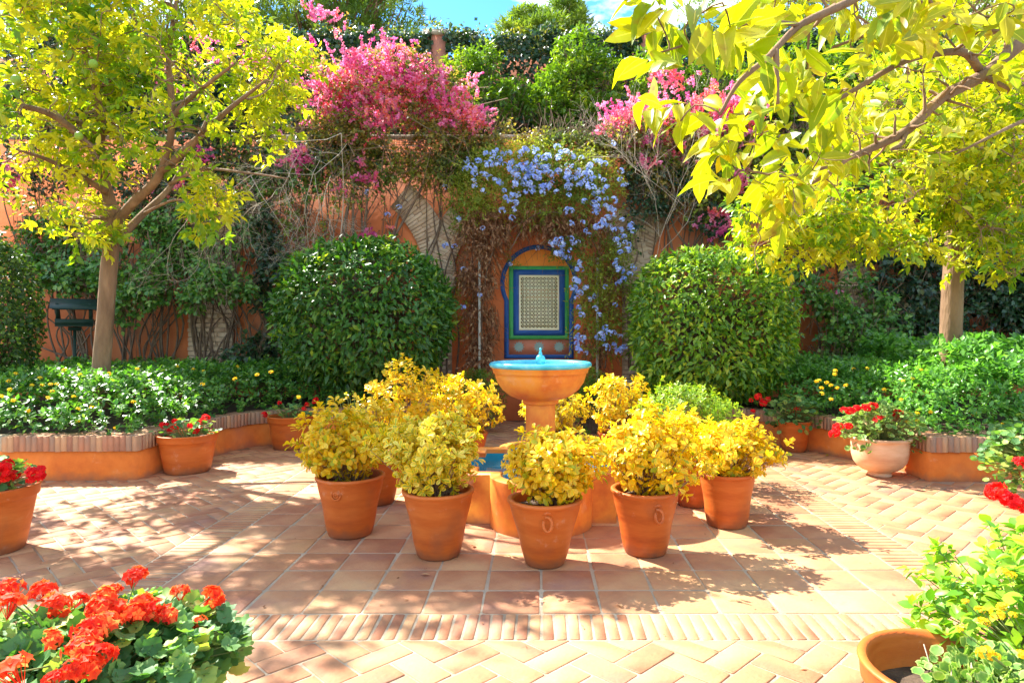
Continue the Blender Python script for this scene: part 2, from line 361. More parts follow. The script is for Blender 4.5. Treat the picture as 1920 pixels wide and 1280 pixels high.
M_pool = mat('blue_pool_tile', [(0, (.01,.20,.33)), (.5, (.015,.30,.44)), (1, (.03,.40,.52))], scale=6, rmix=.5, rough=.25, bump=.05, spec=.5)
M_blue = mat('blue_paint', [(0, (.012,.06,.22)), (1, (.025,.11,.34))], scale=5, rough=.6, bump=.15, bscale=20)
M_green = mat('green_paint', [(0, (.04,.28,.07)), (1, (.07,.40,.11))], scale=5, rough=.6, bump=.15, bscale=20)
M_niche = mat('niche_ochre', [(0, (.66,.20,.03)), (1, (.84,.33,.06))], scale=3, bump=.2, space='World')
M_cream = mat('cream_lattice', [(0, (.74,.70,.42)), (1, (.88,.84,.56))], scale=7, rough=.7, bump=.2)
M_dark = mat('painted_recess_dark', [(0, (.06,.045,.02)), (1, (.10,.08,.04))], scale=5, rough=.9, bump=0)
M_redp = mat('red_tile_panel', [(0, (.42,.13,.07)), (1, (.54,.20,.11))], scale=6, rough=.6, bump=.2)
M_star = mat('star_glaze', [(0, (.16,.25,.22)), (1, (.26,.36,.31))], scale=8, rough=.4, bump=.1)
M_bark = mat('citrus_bark', [(0, (.13,.075,.04)), (.5, (.22,.13,.07)), (1, (.32,.20,.115))], scale=6, detail=9, rough=.9, bump=.8, bscale=26, stretch=(1,1,.28), space='World', bdist=.02)
M_twig = mat('twig_bark', [(0, (.16,.10,.06)), (1, (.34,.23,.14))], scale=5, rough=.9, bump=0, rmix=.5, space='World')
M_dry = mat('dry_twig', [(0, (.36,.28,.20)), (1, (.62,.52,.40))], scale=5, rough=.9, bump=0, rmix=.5, space='World')
M_vine = mat('vine_stem', [(0, (.10,.065,.045)), (1, (.24,.16,.10))], scale=6, rough=.95, bump=.6, space='World')
M_stemg = mat('green_stem', [(0, (.10,.16,.04)), (1, (.24,.26,.08))], scale=9, rough=.7, bump=0, rmix=.5)
M_pole = mat('painted_pole', [(0, (.34,.34,.27)), (1, (.50,.49,.40))], scale=8, rough=.6, bump=.1)
M_feeder = mat('dark_green_wood', [(0, (.010,.030,.022)), (1, (.022,.055,.040))], scale=7, rough=.5, bump=.3, stretch=(1,1,6))
m, t = newmat('water'); b_ = nn(t, 'ShaderNodeBsdfPrincipled'); o_ = nn(t, 'ShaderNodeOutputMaterial')
b_.inputs['Base Color'].default_value = (.55,.92,.95,1); b_.inputs['Roughness'].default_value = .03; b_.inputs['IOR'].default_value = 1.33; b_.inputs['Transmission Weight'].default_value = .92
nz_ = nn(t, 'ShaderNodeTexNoise'); nz_.inputs['Scale'].default_value = 9; bp_ = nn(t, 'ShaderNodeBump'); bp_.inputs['Strength'].default_value = .25; bp_.inputs['Distance'].default_value = .02
t.links.new(nz_.outputs[0], bp_.inputs['Height']); t.links.new(bp_.outputs[0], b_.inputs['Normal']); t.links.new(b_.outputs[0], o_.inputs[0]); M_water = m

YG = dict(trans=.55, tint=(1.75, 1.5, .35))
M_citL = leafmat('lemon_leaf_sun_tint', [(0, (.26,.36,.02)), (.3, (.46,.52,.025)), (.6, (.60,.58,.04)), (.85, (.30,.42,.03)), (1, (.66,.54,.04))], rough=.38, patch=.9, **YG)  # yellow copy of the green leaf, sunlight put into its colour
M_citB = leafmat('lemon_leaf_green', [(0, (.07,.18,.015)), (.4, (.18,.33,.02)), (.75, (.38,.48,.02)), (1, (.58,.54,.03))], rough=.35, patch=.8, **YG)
M_citN = leafmat('lemon_leaf_near', [(0, (.62,.64,.10)), (1, (.70,.66,.12))], thr=(.0,.10), spots=28, margin=[(0, (.16,.26,.008)), (.3, (.34,.40,.010)), (.6, (.50,.48,.010)), (.85, (.22,.30,.015)), (1, (.58,.46,.015))], rough=.4, trans=.5, tint=(1.7,1.6,.3))
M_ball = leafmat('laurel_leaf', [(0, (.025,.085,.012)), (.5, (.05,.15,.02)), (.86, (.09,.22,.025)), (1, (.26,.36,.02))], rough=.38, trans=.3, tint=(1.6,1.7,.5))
M_ballR = leafmat('laurel_leaf_light', [(0, (.05,.13,.015)), (.45, (.13,.28,.02)), (.8, (.26,.40,.03)), (1, (.46,.50,.03))], rough=.34, trans=.36, tint=(1.7,1.7,.5))  # laurel leaf lightened to look sunlit, the sun is in the colour
M_cover = leafmat('lantana_leaf', [(0, (.04,.13,.02)), (.5, (.085,.23,.035)), (.85, (.16,.33,.05)), (1, (.26,.40,.06))], rough=.36, trans=.36, tint=(1.5,1.7,.5), spec=.6)
M_nettle = leafmat('broad_green_leaf', [(0, (.06,.19,.03)), (.5, (.12,.30,.05)), (1, (.22,.42,.08))], rough=.36, trans=.4, tint=(1.5,1.7,.6), spec=.6)
M_euo = leafmat('variegated_leaf', [(0, (.34,.42,.015)), (.4, (.70,.60,.02)), (1, (.82,.56,.015))], margin=[(0, (.30,.38,.015)), (.16, (.64,.50,.012)), (.32, (.82,.54,.010)), (.7, (.88,.55,.010)), (1, (.88,.68,.08))], rough=.4, trans=.46, tint=(1.12,1.12,.5), thr=(.15,.6))
M_euoV = leafmat('variegated_leaf_green_heart', [(0, (.14,.28,.02)), (.5, (.34,.46,.03)), (1, (.64,.60,.04))], margin=[(0, (.80,.60,.02)), (.6, (.87,.64,.025)), (1, (.88,.76,.18))], rough=.38, trans=.4, tint=(1.15,1.1,.4), thr=(.1,.55))
M_box = leafmat('bright_green_leaf', [(0, (.12,.26,.015)), (.5, (.24,.38,.02)), (1, (.40,.48,.04))], rough=.4, trans=.42, tint=(1.4,1.4,.5))
M_ger = leafmat('geranium_leaf', [(0, (.04,.12,.025)), (.4, (.10,.23,.06)), (.7, (.17,.32,.08)), (.92, (.30,.42,.08)), (1, (.46,.40,.10))], rough=.55, trans=.35, tint=(1.6,1.7,.5))
M_gerv = leafmat('geranium_variegated_leaf', [(0, (.10,.24,.04)), (1, (.20,.34,.06))], margin=[(0, (.36,.46,.10)), (1, (.52,.58,.20))], thr=(.75,1.0), rough=.55, trans=.35, tint=(1.3,1.3,.6))
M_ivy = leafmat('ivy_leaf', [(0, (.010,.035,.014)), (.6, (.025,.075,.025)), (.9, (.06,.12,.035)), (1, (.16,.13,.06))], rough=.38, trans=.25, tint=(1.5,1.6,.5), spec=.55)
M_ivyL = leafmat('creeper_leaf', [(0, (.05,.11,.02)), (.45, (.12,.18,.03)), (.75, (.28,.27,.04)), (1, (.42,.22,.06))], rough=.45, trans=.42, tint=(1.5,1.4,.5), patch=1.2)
M_shrub = leafmat('orange_tree_leaf', [(0, (.05,.12,.012)), (.5, (.12,.23,.02)), (1, (.30,.38,.035))], rough=.34, trans=.38, tint=(1.7,1.7,.4), patch=1.5)
M_bouf = leafmat('bougainvillea_leaf', [(0, (.07,.12,.02)), (.5, (.22,.22,.04)), (1, (.46,.32,.10))], rough=.5, trans=.45, tint=(1.5,1.4,.5))
M_plumf = leafmat('plumbago_leaf', [(0, (.08,.15,.02)), (.5, (.20,.28,.03)), (.85, (.40,.42,.05)), (1, (.50,.38,.06))], rough=.45, trans=.42, tint=(1.5,1.4,.5), patch=1.2)
M_bra = leafmat('pink_bract', [(0, (.60,.05,.24)), (.3, (.80,.15,.38)), (.5, (.86,.34,.48)), (.68, (.84,.10,.16)), (.84, (.88,.32,.18)), (1, (.86,.48,.26))], rough=.6, trans=.5, tint=(1.15,1.3,1.25), patch=2.2, spec=.2)
M_plum = leafmat('blue_petal', [(0, (.26,.38,.84)), (.5, (.42,.54,.90)), (1, (.66,.74,.95))], rough=.6, trans=.4, tint=(1.2,1.2,1.1), spec=.2)
M_red = leafmat('red_petal', [(0, (.66,.008,.012)), (.6, (.78,.012,.016)), (1, (.84,.04,.02))], rough=.6, trans=.4, tint=(1.25,2.0,1.5), spec=.2)
M_orr = leafmat('vermilion_petal', [(0, (.66,.015,.008)), (.3, (.80,.04,.012)), (.7, (.86,.09,.02)), (1, (.90,.20,.06))], rough=.6, trans=.45, tint=(1.2,1.9,1.5), spec=.2)
M_yel = leafmat('yellow_floret', [(0, (.80,.50,.01)), (1, (.86,.66,.03))], rough=.6, trans=.3, tint=(1.1,1.1,.8), spec=.2)
M_brown = leafmat('dead_leaf', [(0, (.16,.07,.035)), (.5, (.34,.17,.085)), (1, (.52,.33,.17))], rough=.8, trans=.3, tint=(1.3,1.1,.8), spec=.15)
M_pine = leafmat('pine_needle', [(0, (.06,.13,.02)), (.5, (.13,.22,.03)), (1, (.26,.34,.05))], rough=.6, trans=.4, tint=(1.5,1.5,.5), patch=.35)
M_lime = mat('green_citrus', [(0, (.14,.26,.02)), (1, (.24,.36,.03))], scale=5, rough=.4, bump=.2, bscale=80)

# ================================================================ ground and paving
g = G(); g.addf([(-60,-12,-.06),(60,-12,-.06),(60,90,-.06),(-60,90,-.06)], [(0,1,2,3)])
g.build('ground', M_soil, kind='structure')
WALL_Y = 11.0
g = G(); box(g, (-8.5,-1.5,-.12), (8.5,WALL_Y-.01,-.0035)); patio = g.build('patio_floor', M_mortar, kind='structure')
TP = .3175; SQ0 = -7*TP+.02; SQ1 = 7*TP+.02; SY0 = 3.52; NR = 15; SY1 = SY0 + NR*TP
rt = np.random.RandomState(3)
def tile_mesh(name, w_, d_, h, bev, var=.004, wob_=.003):
    c = np.array([(-w_/2,-d_/2),(w_/2,-d_/2),(w_/2,d_/2),(-w_/2,d_/2)]) + rt.uniform(-wob_, wob_, (4, 2))
    # corners slightly rounded
    q = []
    for i in range(4):
        a, b, cc = c[i-1], c[i], c[(i+1) % 4]; r_ = .006 if w_ < .3 else rt.uniform(.008, .022)
        q += [b + unit(a-b)*r_, b + (unit(a-b)+unit(cc-b))*r_*.28, b + unit(cc-b)*r_] if w_ > .3 else [b + unit(a-b)*r_, b + unit(cc-b)*r_]
    g = G(); prism(g, q, -h, 0, bev); return g.mesh(name, M_tile)
def rotz(a): return Matrix.Rotation(a, 4, 'Z')
def place(name, me, parent, x, y, z, a=0., tilt=0.):
    Mx = Matrix.Translation((x, y, z)) @ rotz(a)
    if tilt: Mx = Mx @ Matrix.Rotation(rt.normal()*tilt, 4, 'X') @ Matrix.Rotation(rt.normal()*tilt, 4, 'Y')
    return link(name, me, parent, None, Mx)
mt = [tile_mesh('floor_tile', TP-.015, TP-.015, .03, .003, wob_=.005) for _ in range(12)]
for r in range(NR):
    for c in range(14):
        x = SQ0 + (c+.5)*TP; y = SY0 + (r+.5)*TP
        place('floor_tile', mt[rt.randint(12)], patio, x + rt.normal()*.0015, y + rt.normal()*.0015, rt.uniform(-.001, .0015), rt.randint(4)*math.pi/2 + rt.normal()*.004, .0015)
BB = .298                                           # width of the border band
mb_ = [tile_mesh('border_brick', .050, BB-.012, .03, .003, wob_=.002) for _ in range(6)]
n = 0
pit = .0648
k = int(round((SQ1-SQ0+2*BB)/pit)); 
for i in range(k):                                   # front band
    x = SQ0-BB + (i+.5)*(SQ1-SQ0+2*BB)/k
    if x > SQ0-.02 and x < SQ1+.02 or True:
        place('border_brick', mb_[rt.randint(6)], patio, x, SY0-BB/2, rt.uniform(-.0012,.0015), rt.normal()*.012 + (rt.randint(2)*math.pi), .002)
k = int((SY1-SY0)/pit)
for s_ in (-1, 1):
    xc = SQ0-BB/2 if s_ < 0 else SQ1+BB/2
    for i in range(k):
        y = SY0 + (i+.5)*(SY1-SY0)/k
        place('border_brick', mb_[rt.randint(6)], patio, xc, y, rt.uniform(-.0012,.0015), math.pi/2 + rt.normal()*.012, .002)
g = G(); kk = int(round((SQ1-SQ0+2*BB)/pit))
for i in range(kk):
    x = SQ0-BB + (i+.5)*(SQ1-SQ0+2*BB)/kk
    box(g, (x-.025, SY1+.006, -.03), (x+.025, SY1+BB-.006, 0), rt.rand())
g.build('far_border_bricks', M_tile, patio, kind='stuff')

# planter outlines: the front face line of each low wall, walked so that the bed lies on the left hand
PL = [(-9.6,6.50),(-6.5,6.56),(-3.99,6.63),(-3.975,7.13),(-3.86,7.6),(-3.80,8.1),(-3.66,8.5),(-3.36,8.74),(-2.9,8.86),(-2.3,9.02),(-1.75,9.35),(-1.45,9.8),(-1.4,10.7)]
PR = [(1.4,10.7),(1.45,9.8),(1.75,9.35),(2.3,9.05),(2.85,8.8),(3.2,8.5),(3.48,8.1),(3.61,7.75),(3.76,7.35),(3.85,7.05),(3.86,6.57),(6.5,6.5),(9.6,6.44)]
def resample(p, step):
    p = np.asarray(p, float); s = np.r_[0, np.cumsum(np.linalg.norm(np.diff(p, axis=0), axis=1))]
    n_ = max(2, int(round(s[-1]/step))); q = (np.arange(n_)+.5)/n_*s[-1]
    x = np.interp(q, s, p[:, 0]); y = np.interp(q, s, p[:, 1]); i = np.clip(np.searchsorted(s, q)-1, 0, len(p)-2)
    t_ = unit(p[i+1]-p[i]); return np.stack([x, y], 1), t_
def offset(p, d):
    p = np.asarray(p, float); t_ = unit(np.diff(p, axis=0)); nrm = np.c_[-t_[:, 1], t_[:, 0]]
    q = [p[0]+nrm[0]*d]
    for i in range(1, len(p)-1):
        b = unit(nrm[i-1]+nrm[i]); q.append(p[i] + b*d/max(.45, (b*nrm[i]).sum()))
    q.append(p[-1]+nrm[-1]*d); return np.array(q)
def in_poly(pt, poly):
    x, y = pt[..., 0], pt[..., 1]; c = np.zeros(x.shape, bool); n_ = len(poly)
    for i in range(n_):
        x0, y0 = poly[i]; x1, y1 = poly[(i+1) % n_]
        hit = ((y0 > y) != (y1 > y)) & (x < (x1-x0)*(y-y0)/((y1-y0) or 1e-9) + x0); c ^= hit
    return c
bedL = PL + [(-1.4, WALL_Y), (-9.6, WALL_Y)]; bedR = PR + [(9.6, WALL_Y), (1.4, WALL_Y)]

# herringbone paving round the square
w_ = .143; ca = math.sqrt(.5)
rot = lambda p: np.stack([(p[..., 0]-p[..., 1])*ca, (p[..., 0]+p[..., 1])*ca], -1)
mh = [tile_mesh('herringbone_tile', 2*w_-.012, w_-.012, .03, .003, wob_=.0025) for _ in range(8)]
X0, X1, Y0, Y1 = SQ0-BB-.004, SQ1+BB+.004, SY0-BB-.004, SY1+BB+.004
def clip(poly, a, b, c):                           # keep a*x + b*y <= c
    out_ = []
    for i in range(len(poly)):
        p, q = poly[i], poly[(i+1) % len(poly)]; dp = a*p[0]+b*p[1]-c; dq = a*q[0]+b*q[1]-c
        if dp <= 0: out_.append(p)
        if (dp < 0 < dq) or (dq < 0 < dp): out_.append(p + (q-p)*dp/(dp-dq))
    return np.array(out_)
cand = []
R_ = 90
for i in range(-R_, R_):
    for j in range(-R_, R_):
        m4 = (i-j) % 4
        if m4 == 0: r4 = (i, j, i+2, j+1)
        elif m4 == 3: r4 = (i, j, i+1, j+2)
        else: continue
        q = np.array([(r4[0],r4[1]),(r4[2],r4[1]),(r4[2],r4[3]),(r4[0],r4[3])], float)*w_
        qr = rot(q) + np.array((.04, 3.1)); c = qr.mean(0)
        if c[1] < 1.2 or c[1] > 10.9 or abs(c[0]) > .80*c[1]+.8: continue
        if in_poly(c, bedL) or in_poly(c, bedR): continue
        if c[1] < 1.9 : continue
        cand.append((c[1] + abs(c[0])*.1, c, qr, m4))
cand.sort(key=lambda z: z[0])
stuff = G(); nobj = 0
def inset_poly(p, d):
    c = p.mean(0); t_ = c-p; return p + t_/np.maximum(np.linalg.norm(t_, axis=1, keepdims=True), 1e-6)*d*1.3
for key, c, qr, m4 in cand:
    inside = (qr[:, 0] > X0) & (qr[:, 0] < X1) & (qr[:, 1] > Y0) & (qr[:, 1] < Y1)
    if inside.all(): continue
    vis = abs(c[0]) < .76*c[1]+.1 and c[1] > 2.75
    if inside.any():
        d = {'f': Y0-c[1], 'b': c[1]-Y1, 'l': X0-c[0], 'r': c[0]-X1}; s_ = max(d, key=d.get)
        p = clip(qr, *{'f': (0,1,Y0), 'b': (0,-1,-Y1), 'l': (1,0,X0), 'r': (-1,0,-X1)}[s_])
        if len(p) < 3: continue
        ar = .5*abs(np.dot(p[:, 0], np.roll(p[:, 1], 1)) - np.dot(p[:, 1], np.roll(p[:, 0], 1)))
        if ar < .0015: continue
        p = inset_poly(p, .005)
        if vis and nobj < 298:
            g = G(); prism(g, p-c, -.03, 0, .003); place('herringbone_tile', g.mesh('herringbone_tile', M_tile), patio, c[0], c[1], rt.uniform(-.001,.0015)); nobj += 1
        else: prism(stuff, p, -.03, rt.uniform(-.001,.0015), .003, rt.rand())
        continue
    a = math.pi/4 + (0 if m4 == 0 else math.pi/2)
    if vis and nobj < 298:
        place('herringbone_tile', mh[rt.randint(8)], patio, c[0], c[1], rt.uniform(-.001,.002), a + rt.randint(2)*math.pi + rt.normal()*.006, .002); nobj += 1
    else: prism(stuff, inset_poly(qr, .0058), -.03, rt.uniform(-.001,.002), .003, rt.rand())
stuff.build('far_herringbone_tiles', M_tile, patio, kind='stuff')

# ---------------------------------------------------------------- planters
def planter(path, label, poly, seed):
    rr = np.random.RandomState(seed)
    T = thing('planter_wall', (0, 0, 0), label, 'planter wall')
    p = np.asarray(path, float); hw = .23
    g = G(); q = offset(p, hw)
    n_ = len(p); v = np.concatenate([np.c_[p, np.full(n_, -.02)], np.c_[p, np.full(n_, .292)], np.c_[q, np.full(n_, .292)], np.c_[q, np.full(n_, -.02)]])
    f = [(i, i+1, n_+i+1, n_+i) for i in range(n_-1)] + [(n_+i, n_+i+1, 2*n_+i+1, 2*n_+i) for i in range(n_-1)] + [(2*n_+i, 2*n_+i+1, 3*n_+i+1, 3*n_+i) for i in range(n_-1)]
    f += [(0, n_, 2*n_, 3*n_), (n_-1, 4*n_-1, 3*n_-1, 2*n_-1)]
    g.add(v, f); g.build('plaster_base', M_orange, T)
    g = G(); a_, b_2 = offset(p, .004), offset(p, hw-.004)
    v = np.concatenate([np.c_[a_, np.full(n_, .288)], np.c_[a_, np.full(n_, .432)], np.c_[b_2, np.full(n_, .432)], np.c_[b_2, np.full(n_, .288)]])
    g.add(v, f); g.build('mortar_bed', M_mortar, T)
    ms = []
    for _ in range(6):
        g = G(); w2 = .0278*rr.uniform(.95, 1.02); prism(g, [(-w2, -.014+rr.uniform(-.003,.003)), (w2, -.014+rr.uniform(-.003,.003)), (w2*1.04, hw+.008), (-w2*1.04, hw+.008)], .290, .440, .004); ms.append(g.mesh('brick', M_cap))
    c, t_ = resample(path, .0575); far = G()
    vis = [abs(c[i][0]) < .78*c[i][1]+.15 and c[i][1] < 10.3 for i in range(len(c))]
    for i in range(len(c)):
        a = math.atan2(t_[i][1], t_[i][0]) + rr.normal()*.015
        if not vis[i]: continue
        link('brick', ms[rr.randint(6)], T, None, Matrix.Translation((c[i][0], c[i][1], rr.uniform(-.004,.004))) @ rotz(a))
    g = G(); pp = [tuple(z) for z in offset(p, .2)] + poly[len(path):]
    g.addf([(x, y, .385) for x, y in pp], [tuple(range(len(pp)))]); b = g.build('planting_bed', M_soil, kind='structure')
planter(PL, 'low curved orange planter wall with brick coping left of the fountain', bedL, 5)
planter(PR, 'low curved orange planter wall with brick coping right of the fountain', bedR, 6)

# ---------------------------------------------------------------- the garden wall with its brick piers and springers
WT = 4.62
W = thing('garden_wall', (0, WALL_Y, 0), 'tall orange plastered garden wall with brick piers and arches behind the fountain', 'wall')
g = G(); box(g, (-16, 0, -.1), (16, .5, WT)); g.build('wall_body', M_wall, W)
g = G(); box(g, (-16, -.05, WT), (16, .55, WT+.07)); g.build('coping', M_stone, W)
rb = np.random.RandomState(9)
pb = []
for k in range(6):
    g = G(); wv = .232*rb.uniform(.97, 1.01); 
    v = np.array([(-wv/2,-.045),(wv/2,-.045),(wv/2,.03),(-wv/2,.03)])
    prism(g, v, -.031, .031, .005); pb.append(g.mesh('brick', M_pierb))
def pier(x, w2, join=False):
    g = G(); box(g, (x-w2/2, -.052, .2), (x+w2/2, -.002, 2.12)); pr = g.build('brick_pier', M_mortar, W)
    z = .34; r = 0; j = G()
    while z < 2.10:
        xs = np.arange(x-w2/2+.122 + (0 if r % 2 == 0 else -.122), x+w2/2+.1, .244)
        for q in xs:
            a = max(q-.117, x-w2/2); b = min(q+.117, x+w2/2)
            if b-a < .05: continue
            if b-a > .22 and not join: link('brick', pb[rb.randint(6)], pr, None, Matrix.Translation((q, -.05+rb.uniform(-.004,.004), z)) @ Matrix.Rotation(rb.normal()*.01, 4, 'Y'))
            else:
                gg = G(); prism(gg, np.array([(a,-.095),(b,-.095),(b,-.03),(a,-.03)])-np.array((x,0)), -.031, .031, .005)
                if join:
                    v = np.concatenate(gg.v)+np.array((x,0,z)); j.addf(v, [tuple(f) for F4 in gg.f4 for f in F4]+[tuple(n_) for n_ in gg.ng], rb.rand())
                else: link('brick', gg.mesh('brick', M_pierb), pr, None, Matrix.Translation((x, rb.uniform(-.003,.003), z)))
        z += .0765; r += 1
    if join: j.build('joined_bricks', M_pierb, pr, kind='stuff')
    g = G()
    for i, (dz, e) in enumerate(((0, .03), (.035, .055), (.07, .08))): box(g, (x-w2/2-e, -.10-e, 2.12+dz), (x+w2/2+e, -.002, 2.12+dz+.034))
    g.build('capital', M_pierb, pr)
for x, w2, jn in ((-5.36,.73,False), (-1.62,.42,False), (1.60,.42,False), (5.30,.73,True)): pier(x, w2, jn)
def springer(cx, R, side, join, a1=50):
    """brick voussoirs from the pier up to a stepped end; side -1: springs from the left foot"""
    T_ = .50
    g = G(); A = np.linspace(0, rad(a1), 14)
    v = []
    for a in A:
        for rr_ in (R, R+T_-.03): v.append((cx + side*rr_*math.cos(a), -.03, 2.24 + rr_*math.sin(a)))
    v = np.array(v); v2 = v.copy(); v2[:, 1] = -.004; n_ = len(v)
    f = [(2*i, 2*i+1, 2*i+3, 2*i+2) for i in range(13)] + [(2*i, 2*i+2, n_+2*i+2, n_+2*i) for i in range(13)] + [(2*i+3, 2*i+1, n_+2*i+1, n_+2*i+3) for i in range(13)] + [(n_-2, n_-1, 2*n_-1, 2*n_-2)]
    g.add(np.concatenate([v, v2]), f); ar = g.build('brick_arch', M_mortar, W)
    n_c = int(rad(a1)*(R+T_/2)/.060); j = G()
    ms_ = {}
    for i in range(n_c):
        a = (i+.5)/n_c*rad(a1)
        cuts = [R-.01, R+T_/2+(.06 if i % 2 else -.06), R+T_] if i < n_c*.8 else [R+ (.15 if i>n_c*.9 else 0), R+T_]
        for q in range(len(cuts)-1):
            r0, r1 = cuts[q]+.004, cuts[q+1]-.004
            h0 = r0*rad(a1)/n_c/2 - .003; h1 = r1*rad(a1)/n_c/2 - .003; rm = (r0+r1)/2
            key = (round(r0, 2), round(r1, 2))
            xc = cx + side*rm*math.cos(a); zc = 2.24 + rm*math.sin(a)
            # the brick in its own frame: x radial, z along the curve, y out of the wall
            gg = G(); yv = -.075 + rb.uniform(-.006, .006)
            V = [(r0-rm,-.004,-h0),(r1-rm,-.004,-h1),(r1-rm,-.004,h1),(r0-rm,-.004,h0)]; B_ = .005
            V2 = [(r0-rm,yv+B_,-h0),(r1-rm,yv+B_,-h1),(r1-rm,yv+B_,h1),(r0-rm,yv+B_,h0)]
            V3 = [(r0-rm+B_,yv,-h0+B_),(r1-rm-B_,yv,-h1+B_),(r1-rm-B_,yv,h1-B_),(r0-rm+B_,yv,h0-B_)]
            fc = [(4+k,4+(k+1)%4,8+(k+1)%4,8+k) for k in range(4)] + [(k,(k+1)%4,4+(k+1)%4,4+k) for k in range(4)] + [(8,9,10,11)]
            gg.add(np.array(V+V2+V3), fc)
            ang = -a if side > 0 else a + math.pi
            Mx = Matrix.Translation((xc, 0, zc)) @ Matrix.Rotation(ang if side > 0 else -(math.pi - a), 4, 'Y')
            if join:
                vv = np.array([list(Mx @ Vector(p_)) for p_ in gg.v[0]]); j.add(vv, fc, rb.rand())
            else:
                if key not in ms_: ms_[key] = gg.mesh('brick', M_pierb)
                link('brick', ms_[key], ar, None, Mx)
    if join: j.build('joined_bricks', M_pierb, ar, kind='stuff')
# side bays, centre bay
for cx, R, s_, jn in ((-3.49, 1.66, 1, False), (-3.49, 1.50, -1, False), (-7.6, 1.9, 1, True), (0, 1.41, -1, False), (0, 1.39, 1, False), (3.46, 1.66, -1, False), (3.46, 1.50, 1, True)):
    springer(cx, R, s_, jn, 50 if abs(cx) > 1 else 42)

# ---------------------------------------------------------------- niche with lattice window
k_ = WALL_Y/F
def wx(px): return (px-CX)*k_
def wz(py): return CH-(py-CY)*k_
NW = thing('lattice_window', (0, WALL_Y, 0), 'blue and green framed lattice window under a painted horseshoe arch', 'window')
def frame(name, x0, y0, x1, y1, a0, b0, a1, b1, d0, m_, par=NW):
    """rectangular frame between outer (x0,y0,x1,y1) and inner px rectangle, depth d0"""
    g = G(); o4 = [(wx(x0),wz(y1)),(wx(x1),wz(y1)),(wx(x1),wz(y0)),(wx(x0),wz(y0))]; i4 = [(wx(a0),wz(b1)),(wx(a1),wz(b1)),(wx(a1),wz(b0)),(wx(a0),wz(b0))]
    v = [(x,-d0,z) for x,z in o4]+[(x,-d0,z) for x,z in i4]+[(x,.0,z) for x,z in o4]+[(x,.0,z) for x,z in i4]
    f = []
    for i in range(4):
        j = (i+1) % 4; f += [(i,j,4+j,4+i),(8+i,8+j,j,i),(4+i,4+j,12+j,12+i)]
    g.add(v, f); return g.build(name, m_, par)
# painted horseshoe band
Rb, rb2 = 72.5*k_, 64.5*k_; cx0, cz0 = wx(1010.5), wz(531.5)
def shoe(r, jx0, jx1, yb):
    a0 = math.acos(min(1, ((jx1-jx0)/2*k_)/r)); pts = [(wx(jx0), wz(yb))]
    for a in np.linspace(math.pi + a0, -a0, 40): pts.append((cx0 + r*math.cos(a), cz0 + r*math.sin(a)))
    pts.append((wx(jx1), wz(yb))); return np.array(pts)
oo, ii = shoe(Rb, 945.5, 1075.5, 672), shoe(rb2, 954, 1067, 664.6)
g = G(); n_ = len(oo)
V = np.concatenate([np.c_[oo[:,0], np.full(n_,-.022), oo[:,1]], np.c_[ii[:,0], np.full(n_,-.022), ii[:,1]], np.c_[oo[:,0], np.full(n_,0), oo[:,1]], np.c_[ii[:,0], np.full(n_,0), ii[:,1]]])
f = []
for i in range(n_):
    j = (i+1) % n_; f += [(i,j,n_+j,n_+i),(2*n_+i,2*n_+j,j,i),(n_+i,n_+j,3*n_+j,3*n_+i)]
g.add(V, f); g.build('arch_band', M_blue, NW)
g = G(); g.addf(np.c_[ii[:,0], np.full(n_, -.006), ii[:,1]], [tuple(range(n_))]); g.build('niche_plaster', M_niche, NW)
frame('green_frame', 954.6, 499, 1066.4, 635.9, 962.7, 506, 1058.8, 628.6, .035, M_green)
frame('blue_frame', 962.8, 506.1, 1058.7, 628.5, 973, 516, 1048.5, 619, .052, M_blue)
frame('lattice_frame', 973.1, 516.1, 1048.4, 618.9, 976.6, 520, 1045, 614.4, .044, M_cream)
g = G(); box(g, (wx(976.7), -.006, wz(614.3)), (wx(1044.9), -.001, wz(520.1))); g.build('window_back', M_dark, NW)  # no real recess: its shade is put into this board's dark colour
g = G(); nx, nz2 = 10, 14; sx = (1045-976.6)*k_/nx; sz = (614.4-520)*k_/nz2
def bar(g, p, q, wd, y0, y1):
    p = np.array(p); q = np.array(q); t_ = unit(q-p); n2 = np.array((-t_[1], t_[0]))*wd/2
    c4 = [p-n2, q-n2, q+n2, p+n2]; v = [(a[0], y0, a[1]) for a in c4]+[(a[0], y1, a[1]) for a in c4]
    g.add(v, [(0,1,2,3),(0,4,5,1),(1,5,6,2),(2,6,7,3),(3,7,4,0)])
bx, bz = wx(976.7), wz(614.3)
for i in range(nx+1):
    if 0 < i < nx: bar(g, (bx+i*sx, bz), (bx+i*sx, bz+nz2*sz), .010, -.034, -.012)
for j in range(1, nz2): bar(g, (bx, bz+j*sz), (bx+nx*sx, bz+j*sz), .010, -.0345, -.0125)
W_, H_ = nx*sx, nz2*sz
for s in range(-nz2, nx+1):                                   # diagonals through the crossings
    for dr in (1, -1):
        pts = []
        x0 = s*sx; 
        # param: x = x0 + t*sx, z = t*sz (or mirrored)
        t0 = max(0, -s); t1 = min(nz2, nx-s)
        if t1 <= t0: continue
        a = ((s+t0)*sx, t0*sz); b = ((s+t1)*sx, t1*sz)
        if dr < 0: a = (W_-a[0], a[1]); b = (W_-b[0], b[1])
        bar(g, (bx+a[0], bz+a[1]), (bx+b[0], bz+b[1]), .009, -.036-.0006*dr, -.014)
for i in range(nx+1):                                        # bosses leave round holes
    for j in range(nz2+1):
        if 0 < i < nx and 0 < j < nz2:
            x, z = bx+i*sx, bz+j*sz; r = .011; a = np.arange(8)*math.pi/4
            g.addf(np.c_[x+r*np.cos(a), np.full(8, -.039), z+r*np.sin(a)], [tuple(range(8))])
g.build('lattice_screen', M_cream, NW)
